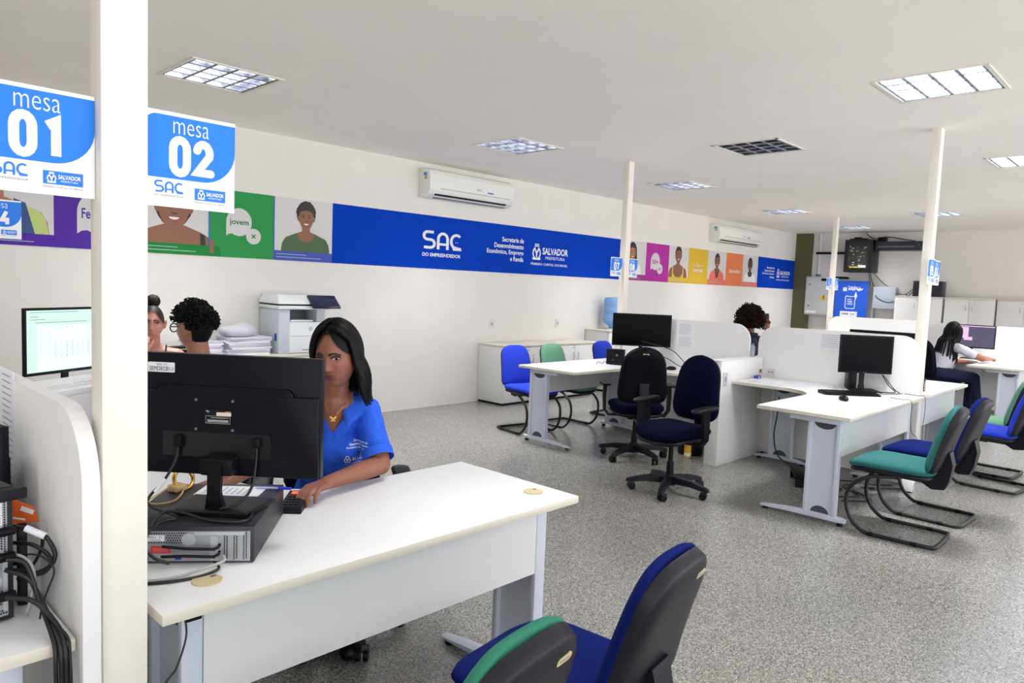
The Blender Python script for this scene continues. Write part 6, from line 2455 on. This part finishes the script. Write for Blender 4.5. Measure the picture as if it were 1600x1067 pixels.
def sitter(g, hc, HM, f, lean=.06, w=.17, wide=1.0, voxel_hands=True, armL=None, armR=None, headlow=.20, hr=(110, 90), legs=True, sz=1.0):
    r_ = Vector((f.y, -f.x, 0))
    nk = hc - f * .035 + Vector((0, 0, -.165))
    ch = nk - f * lean + Vector((0, 0, -.20))
    hp = Vector((nk.x, nk.y, 0)) - f * (lean * 2) + Vector((0, 0, .57))
    head(g, HM, hr[0], hr[1], wide)
    cap(g, hc - f * .015 + Vector((0, 0, -.06)), nk, .052, .055)
    cap(g, nk + Vector((0, 0, -.03)), ch, .08, .12)
    cap(g, ch, hp, .125, .145)
    sh = {}
    for s_ in (-1, 1):
        a = nk + r_ * s_ * w + Vector((0, 0, -.055))
        cap(g, nk + Vector((0, 0, -.03)), a, .055, .05)
        sh[s_] = a
    return nk, ch, hp, sh


def legs_(g, hp, f, r0=.088, kx=.44, kz=.54):
    r_ = Vector((f.y, -f.x, 0))
    for s_ in (-1, 1):
        h0 = hp + r_ * s_ * .09 + Vector((0, 0, -.02))
        kn = h0 + f * kx
        kn.z = kz
        an = kn + f * -.02
        an.z = .10
        cap(g, h0, kn, r0, .062)
        cap(g, kn, an, .058, .04)


def shoes(t, O, hp, f, m, kx=.44):
    r_ = Vector((f.y, -f.x, 0))
    for s_ in (-1, 1):
        an = hp + r_ * s_ * .09 + f * (kx - .02)
        an.z = .05
        g = G(O)
        cap(g, an + Vector((0, 0, -.005)), an + f * .15 + Vector((0, 0, -.015)), .044, .034)
        g.obj('shoe', m, t, 60)


g = G(O)
nk, ch, hp, sh = sitter(g, hc, HM, f2)
for s_ in (-1, 1):
    el = sh[s_] + f2 * .14 + rg2 * s_ * .05 + Vector((0, 0, -.24))
    wr = el + f2 * .22 + Vector((0, 0, .02)) - rg2 * s_ * .05
    arm(g, sh[s_], el, wr, (.05, .042, .038, .027))
    hand(g, wr, f2, (0, 0, 1), -s_, curl=(.2, .3, .3), s=1.0)
smin_remesh(g, 'body', skin_mat('skin tan', (150, 98, 74)), t, .0055, 4, colfn((156, 102, 78), HM, O))
face_parts(t, O, HM, None, lips=(140, 84, 74))


def shirt(t, O, nk, ch, hp, sh, m, r_el=None, w=.008, name='shirt', neckr=.062, voxel=.008):
    g = G(O)
    cap(g, nk + Vector((0, 0, -.04)), ch, .088, .130)
    cap(g, ch, hp, .136, .158)
    for s_ in (-1, 1):
        cap(g, nk + Vector((0, 0, -.04)), sh[s_], .062, .06)
        if r_el:
            cap(g, sh[s_], sh[s_].lerp(r_el[s_], .6), .06, .058)
    n0 = O @ nk
    return smin_remesh(g, name, m, t, voxel, 6, wrinkle=.005, cut=lambda c: c.z > n0.z - .02 and math.hypot(c.x - n0.x, c.y - n0.y) < neckr)


def trousers(t, O, hp, f, m, kx=.44, name='trousers'):
    g = G(O)
    cap(g, hp + Vector((0, 0, .03)), hp + Vector((0, 0, -.03)), .150, .155)
    legs_(g, hp, f, .098, kx)
    return smin_remesh(g, name, m, t, .010, 5)


el2 = {s_: sh[s_] + f2 * .14 + rg2 * s_ * .05 + Vector((0, 0, -.24)) for s_ in (-1, 1)}
shirt(t, O, nk, ch, hp, sh, mat('shirt grey blue', (96, 110, 140), .8), el2)
trousers(t, O, hp, f2, mat('dark trousers', (24, 28, 44), .8), .40)
shoes(t, O, hp, f2, M_BLACK, .40)
g = G(O)
# short sides
Rr = []
for i in range(24):
    ph = pi * .70 * i / 23
    row = []
    for j in range(40):
        th = 2 * pi * j / 40
        x, y, z = sin(ph) * cos(th), sin(ph) * sin(th), cos(ph)
        X, Y, Z = head_surface(x, y, z)
        if y > -.38:
            Zc = max(Z, .062 - .035 * max(0, abs(x) - .6) / .4)
            if Zc > Z:
                zz = min(.999, Zc / .118); r_ = math.sqrt(1 - zz * zz); m_ = math.hypot(x, y) or 1
                X, Y, Z = head_surface(r_ * x / m_, r_ * y / m_, zz)
        row.append(HM @ Vector((X * 1.035, Y * 1.035, Z * 1.035)))
    Rr.append(row)
g.rings(Rr[1:], True, True, False)
rnd = random.Random(4)


def curls(g, HM, n, rnd, r0, amp, region, cr=.006):
    for i in range(n):
        for _ in range(40):
            th, ph = rnd.uniform(0, 2 * pi), math.acos(rnd.uniform(-.45, 1))
            x, y, z = sin(ph) * cos(th), sin(ph) * sin(th), cos(ph)
            if region(x, y, z):
                break
        X, Y, Z = head_surface(x, y, z)
        nrm = Vector((X / .073 ** 2 * .005, Y / .094 ** 2 * .005, Z / .118 ** 2 * .005)).normalized()
        a = nrm.orthogonal().normalized()
        b_ = nrm.cross(a)
        p0 = Vector((X, Y, Z)) * 1.0
        L = rnd.uniform(.6, 1) * amp
        tw = rnd.uniform(0, 6)
        sgn = rnd.choice((-1, 1))
        drift = (a * rnd.uniform(-1, 1) + b_ * rnd.uniform(-1, 1)) * L * .35 + Vector((0, 0, -L * .1))
        pts = []
        for k in range(11):
            q = k / 10
            pts.append(HM @ (p0 + nrm * L * q + drift * q * q + (a * cos(tw + sgn * q * 11) + b_ * sin(tw + sgn * q * 11)) * r0 * min(1, q * 3)))
        g.tube(pts, cr, 5, rr=(cr, cr * .95, cr * .6))


curls(g, HM, 420, rnd, .010, .042, lambda x, y, z: z > .34 - .25 * (y < -.4) and not (y > .75 and z < .5))
curls(g, HM, 160, rnd, .007, .020, lambda x, y, z: .0 < z < .45 and y < -.25)
g.obj('curly_hair', mat('curly black hair', (5, 5, 7), .6, spec=.2), t, 70)
g = G(O @ HM)
for s_ in (-1, 1):
    g.tube([(s_ * .034 + .026 * cos(a), .099 - .004 * abs(cos(a)), .006 + .021 * sin(a)) for a in [2 * pi * i / 20 for i in range(20)]], .0034, 6, closed=True)
    g.tube([(s_ * .060, .096, .012), (s_ * .075, .07, .012), (s_ * .080, .0, .010), (s_ * .078, -.02, .002)], .0030, 6, sub=3)
g.tube([(-.010, .101, .012), (0, .105, .015), (.010, .101, .012)], .002, 6, sub=3)
g.obj('glasses', mat('glasses frame', (38, 48, 48), .3), t, 60)

# ---------------------------------------------------------------- woman with a bun
C3 = Vector((1.80, 5.16, 0))
t = thing('person', 'woman with hair in a bun and bare shoulders, facing the man with glasses', 'person', C3)
O = TR(-C3.x, -C3.y, 0)
hc = Vector((1.775, 5.03, 1.155))
f3 = Vector((-.34, -.94, 0)).normalized()
rg3 = Vector((f3.y, -f3.x, 0))
HM = face_frame(hc, f3, -2, -3, 1.0)
g = G(O)
nk, ch, hp, sh = sitter(g, hc, HM, f3, .04, .155)
elL = sh[-1] + f3 * .20 + Vector((0, 0, -.20))
elR = sh[1] + f3 * .26 + Vector((0, 0, -.14))
wrL = elL + f3 * .12 + rg3 * .18
wrR = Vector((1.655, 4.86, .97))
arm(g, sh[-1], elL, wrL, (.046, .038, .034, .024))
arm(g, sh[1], elR, wrR, (.046, .038, .034, .024))
hand(g, wrL, rg3 + f3 * .4, (0, 0, 1), 1, curl=(.2, .3, .3), s=.92)
hand(g, wrR, (.15, -.1, 1), f3, 1, curl=(.7, .9, .6), s=.92)
smin_remesh(g, 'body', skin_mat('skin warm', (176, 122, 98)), t, .0055, 4, colfn((178, 124, 108), HM, O))
face_parts(t, O, HM, None, lips=(168, 92, 88), lid=(150, 100, 82), brow=(50, 34, 30))
g = G(O)
cap(g, ch + Vector((0, 0, .02)), hp, .132, .158)
cap(g, ch + rg3 * .06 + f3 * .06, ch - rg3 * .06 + f3 * .06, .07, .07)
smin_remesh(g, 'strappy_top', mat('top print', (226, 222, 214), .8), t, .008, 4)
for s_ in (-1, 1):
    g = G(O)
    b0 = ch + rg3 * s_ * .085
    g.tube([b0 + f3 * .12, nk + rg3 * s_ * .085 + f3 * .062 + Vector((0, 0, -.05)), nk + rg3 * s_ * .088 + Vector((0, 0, .012)), b0 - f3 * .125], .006, 6, sub=5)
    g.obj('strap', mat('strap dark', (40, 44, 60), .8), t, 60)
trousers(t, O, hp, f3, mat('dark trousers', (24, 28, 44), .8), .40)
shoes(t, O, hp, f3, M_BLACK, .40)
g = G(O)
Rr = []
for i in range(24):
    ph = pi * .60 * i / 23
    row = []
    for j in range(40):
        th = 2 * pi * j / 40
        x, y, z = sin(ph) * cos(th), sin(ph) * sin(th), cos(ph)
        X, Y, Z = head_surface(x, y, z)
        Zc = max(Z, .082 - .08 * max(0, abs(x) - .30) / .70)
        if y > .0 and Zc > Z:
            zz = min(.999, Zc / .118); r_ = math.sqrt(1 - zz * zz); m_ = math.hypot(x, y) or 1
            X, Y, Z = head_surface(r_ * x / m_, r_ * y / m_, zz)
        row.append(HM @ Vector((X * 1.06, Y * 1.06, Z * 1.06)))
    Rr.append(row)
g.rings(Rr[1:], True, True, False)
rnd = random.Random(9)
for i in range(46):
    a, e = rnd.uniform(0, 2 * pi), rnd.uniform(-.8, 1.2)
    c = Vector((.0, -.03, .146))
    RM_ = Matrix.Rotation(rnd.uniform(0, 3.1), 4, Vector((rnd.uniform(-1, 1), rnd.uniform(-1, 1), rnd.uniform(-1, 1))).normalized())
    pts = [HM @ (c + RM_ @ Vector((cos(a + q) * .038, sin(a + q) * .038, .008 * sin(e * q)))) for q in [k * .32 for k in range(8)]]
    g.tube(pts, .007, 6, sub=2, rr=(.004, .008, .008, .003))
g.sph(HM @ Vector((0, -.03, .138)), .033, 14, 10)
g.obj('hair_bun', mat('dark brown hair', (30, 20, 22), .5, bump=.4, bscale=400, spec=.25), t, 70)

# ---------------------------------------------------------------- curly-haired person on the phone
C4 = Vector((7.55, 3.66, 0))
t = thing('person', 'person with voluminous curly brown hair seen from behind, holding up a phone', 'person', C4)
O = TR(-C4.x, -C4.y, 0)
hc = Vector((7.60, 3.68, 1.21))
f4 = Vector((.75, .66, 0)).normalized()
rg4 = Vector((f4.y, -f4.x, 0))
HM = face_frame(hc, f4, -6, 0, 1.0)
g = G(O)
nk, ch, hp, sh = sitter(g, hc, HM, f4, .05, .16, hr=(50, 40))
wr = {1: Vector((7.83, 3.58, 1.10)), -1: sh[-1] + f4 * .30 + Vector((0, 0, -.25))}
el = {1: sh[1] + f4 * .12 + rg4 * .06 + Vector((0, 0, -.22)), -1: sh[-1] + f4 * .1 + Vector((0, 0, -.25))}
for s_ in (-1, 1):
    arm(g, sh[s_], el[s_], wr[s_], (.05, .04, .036, .026))
hand(g, wr[1], (0, 0, 1), f4, 1, curl=(.5, .7, .5), s=.95)
hand(g, wr[-1], f4, (0, 0, 1), 1, curl=(.3, .4, .4), s=.95)
smin_remesh(g, 'body', skin_mat('skin brown', ()), t, .0075, 3, colfn((128, 82, 60)))
j = shirt(t, O, nk, ch, hp, sh, mat('navy jacket', (18, 24, 48), .8), el, name='jacket', neckr=.05)
g = G(O); g.tube([nk + (Matrix.Rotation(a, 4, 'Z') @ f4) * .072 + Vector((0, 0, .02)) for a in [2 * pi * i / 16 for i in range(16)]], .022, 8, closed=True)
g.obj('jacket_collar', mat('navy jacket', ()), t, 60)
trousers(t, O, hp, f4, mat('dark trousers', ()), .40)
shoes(t, O, hp, f4, M_BLACK, .40)
g = G(O)
g.sph(hc + Vector((0, 0, .03)) - f4 * .02, (.115, .12, .12), 18, 12)
curls(g, HM, 560, random.Random(21), .012, .105, lambda x, y, z: z > -.35 and not (y > .35 and z < .45), .0085)
g.obj('curly_hair', mat('curly brown hair', (34, 18, 10), .7, spec=.15), t, 70)
t = thing('mobile_phone', 'dark mobile phone held up beside the curly-haired person', 'phone', (7.835, 3.60, 1.19), rad(-45))
g = G(RX(rad(-8))); g.prism(rrect(-.036, .036, -.04, .11, .010), -.004, .004, WALLM); g.obj('body', M_BLACKG, t, 30)
g = G(TR(0, -.0046, 0) @ RX(rad(-8)) @ WALLM); g.flat(rrect(-.030, .030, -.036, .0, .004)); g.obj('screen', lit('phone screen', (90, 170, 220), .8), t)

# ---------------------------------------------------------------- person with braids
C5 = Vector((10.78, 2.48, 0))
t = thing('person', 'person with long dark braids, white T-shirt and jeans, seated at the far right desk', 'person', C5)
O = TR(-C5.x, -C5.y, 0)
hc = Vector((10.90, 2.43, 1.135))
f5 = Vector((.80, -.60, 0)).normalized()
rg5 = Vector((f5.y, -f5.x, 0))
HM = face_frame(hc, f5, -18, 0, 1.0)
g = G(O)
nk, ch, hp, sh = sitter(g, hc, HM, f5, .075, .16, hr=(50, 40))
el = {1: Vector((10.86, 2.07, .80)), -1: sh[-1] + f5 * .25 + Vector((0, 0, -.2))}
wr = {1: Vector((11.10, 2.03, .79)), -1: sh[-1] + f5 * .42 + Vector((0, 0, -.2))}
for s_ in (-1, 1):
    arm(g, sh[s_], el[s_], wr[s_], (.05, .042, .037, .026))
hand(g, wr[1], (1, -.1, 0), (0, 0, 1), -1, curl=(.25, .4, .3), s=1.0)
hand(g, wr[-1], f5, (0, 0, 1), 1, curl=(.25, .4, .3), s=1.0)
smin_remesh(g, 'body', skin_mat('skin brown', ()), t, .0075, 3, colfn((166, 108, 82)))
shirt(t, O, nk, ch, hp, sh, mat('white cotton', (214, 214, 226), .85), el, name='t_shirt')
g = G(O)
cap(g, hp + Vector((0, 0, .0)), hp + Vector((0, 0, -.05)), .150, .150)
f6 = Vector((.35, -.93, 0)).normalized()
r6 = Vector((f6.y, -f6.x, 0))
for s_ in (-1, 1):
    h0 = hp + r6 * s_ * .09
    kn = h0 + f6 * .40
    kn.z = .55
    an = kn + f6 * (.03 + .05 * s_)
    an.z = .10
    cap(g, h0, kn, .10, .068)
    cap(g, kn, an, .064, .052)
smin_remesh(g, 'jeans', mat('dark jeans', (20, 26, 62), .85), t, .010, 5)
for s_ in (-1, 1):
    an = hp + r6 * s_ * .09 + f6 * (.43 + .05 * s_)
    an.z = .052
    g = G(O); cap(g, an, an + f5 * .16 + Vector((0, 0, -.012)), .046, .034); g.obj('shoe', mat('shoe beige', (176, 166, 160), .6), t, 60)
g = G(O)
g.sph(hc + Vector((0, 0, .018)) - f5 * .012, (.088, .098, .112), 20, 14, HM.to_3x3().to_4x4())
rnd = random.Random(8)
for i in range(26):
    a = rad(-118 + 236 * i / 25 + rnd.uniform(-4, 4))
    d_ = Matrix.Rotation(a, 4, 'Z') @ (-f5)
    L = rnd.uniform(.26, .42)
    p0 = hc + Vector((0, 0, .08)) + d_ * .05
    pts = [p0, hc + Vector((0, 0, .03)) + d_ * .10]
    for q in (.2, .4, .6, .8, 1.0):
        pts.append(hc + d_ * (.10 + .04 * q) + Vector((0, 0, -L * q)) - f5 * (.05 * q + .04 * (q > .3)))
    # plaited: a beaded radius
    rr = []
    g.tube(pts, .011, 6, sub=6, rr=tuple([.011, .007] * 12 + [.004]))
g.obj('braids', mat('braided hair', (10, 8, 10), .55, spec=.2), t, 70)
papers('white sheets under the hand of the person with braids', (11.05, 1.98, TOP), rad(-20), n=3)
papers('papers at the right end of the far desk', (11.45, 1.80, TOP), rad(15), n=2)
print("ok")
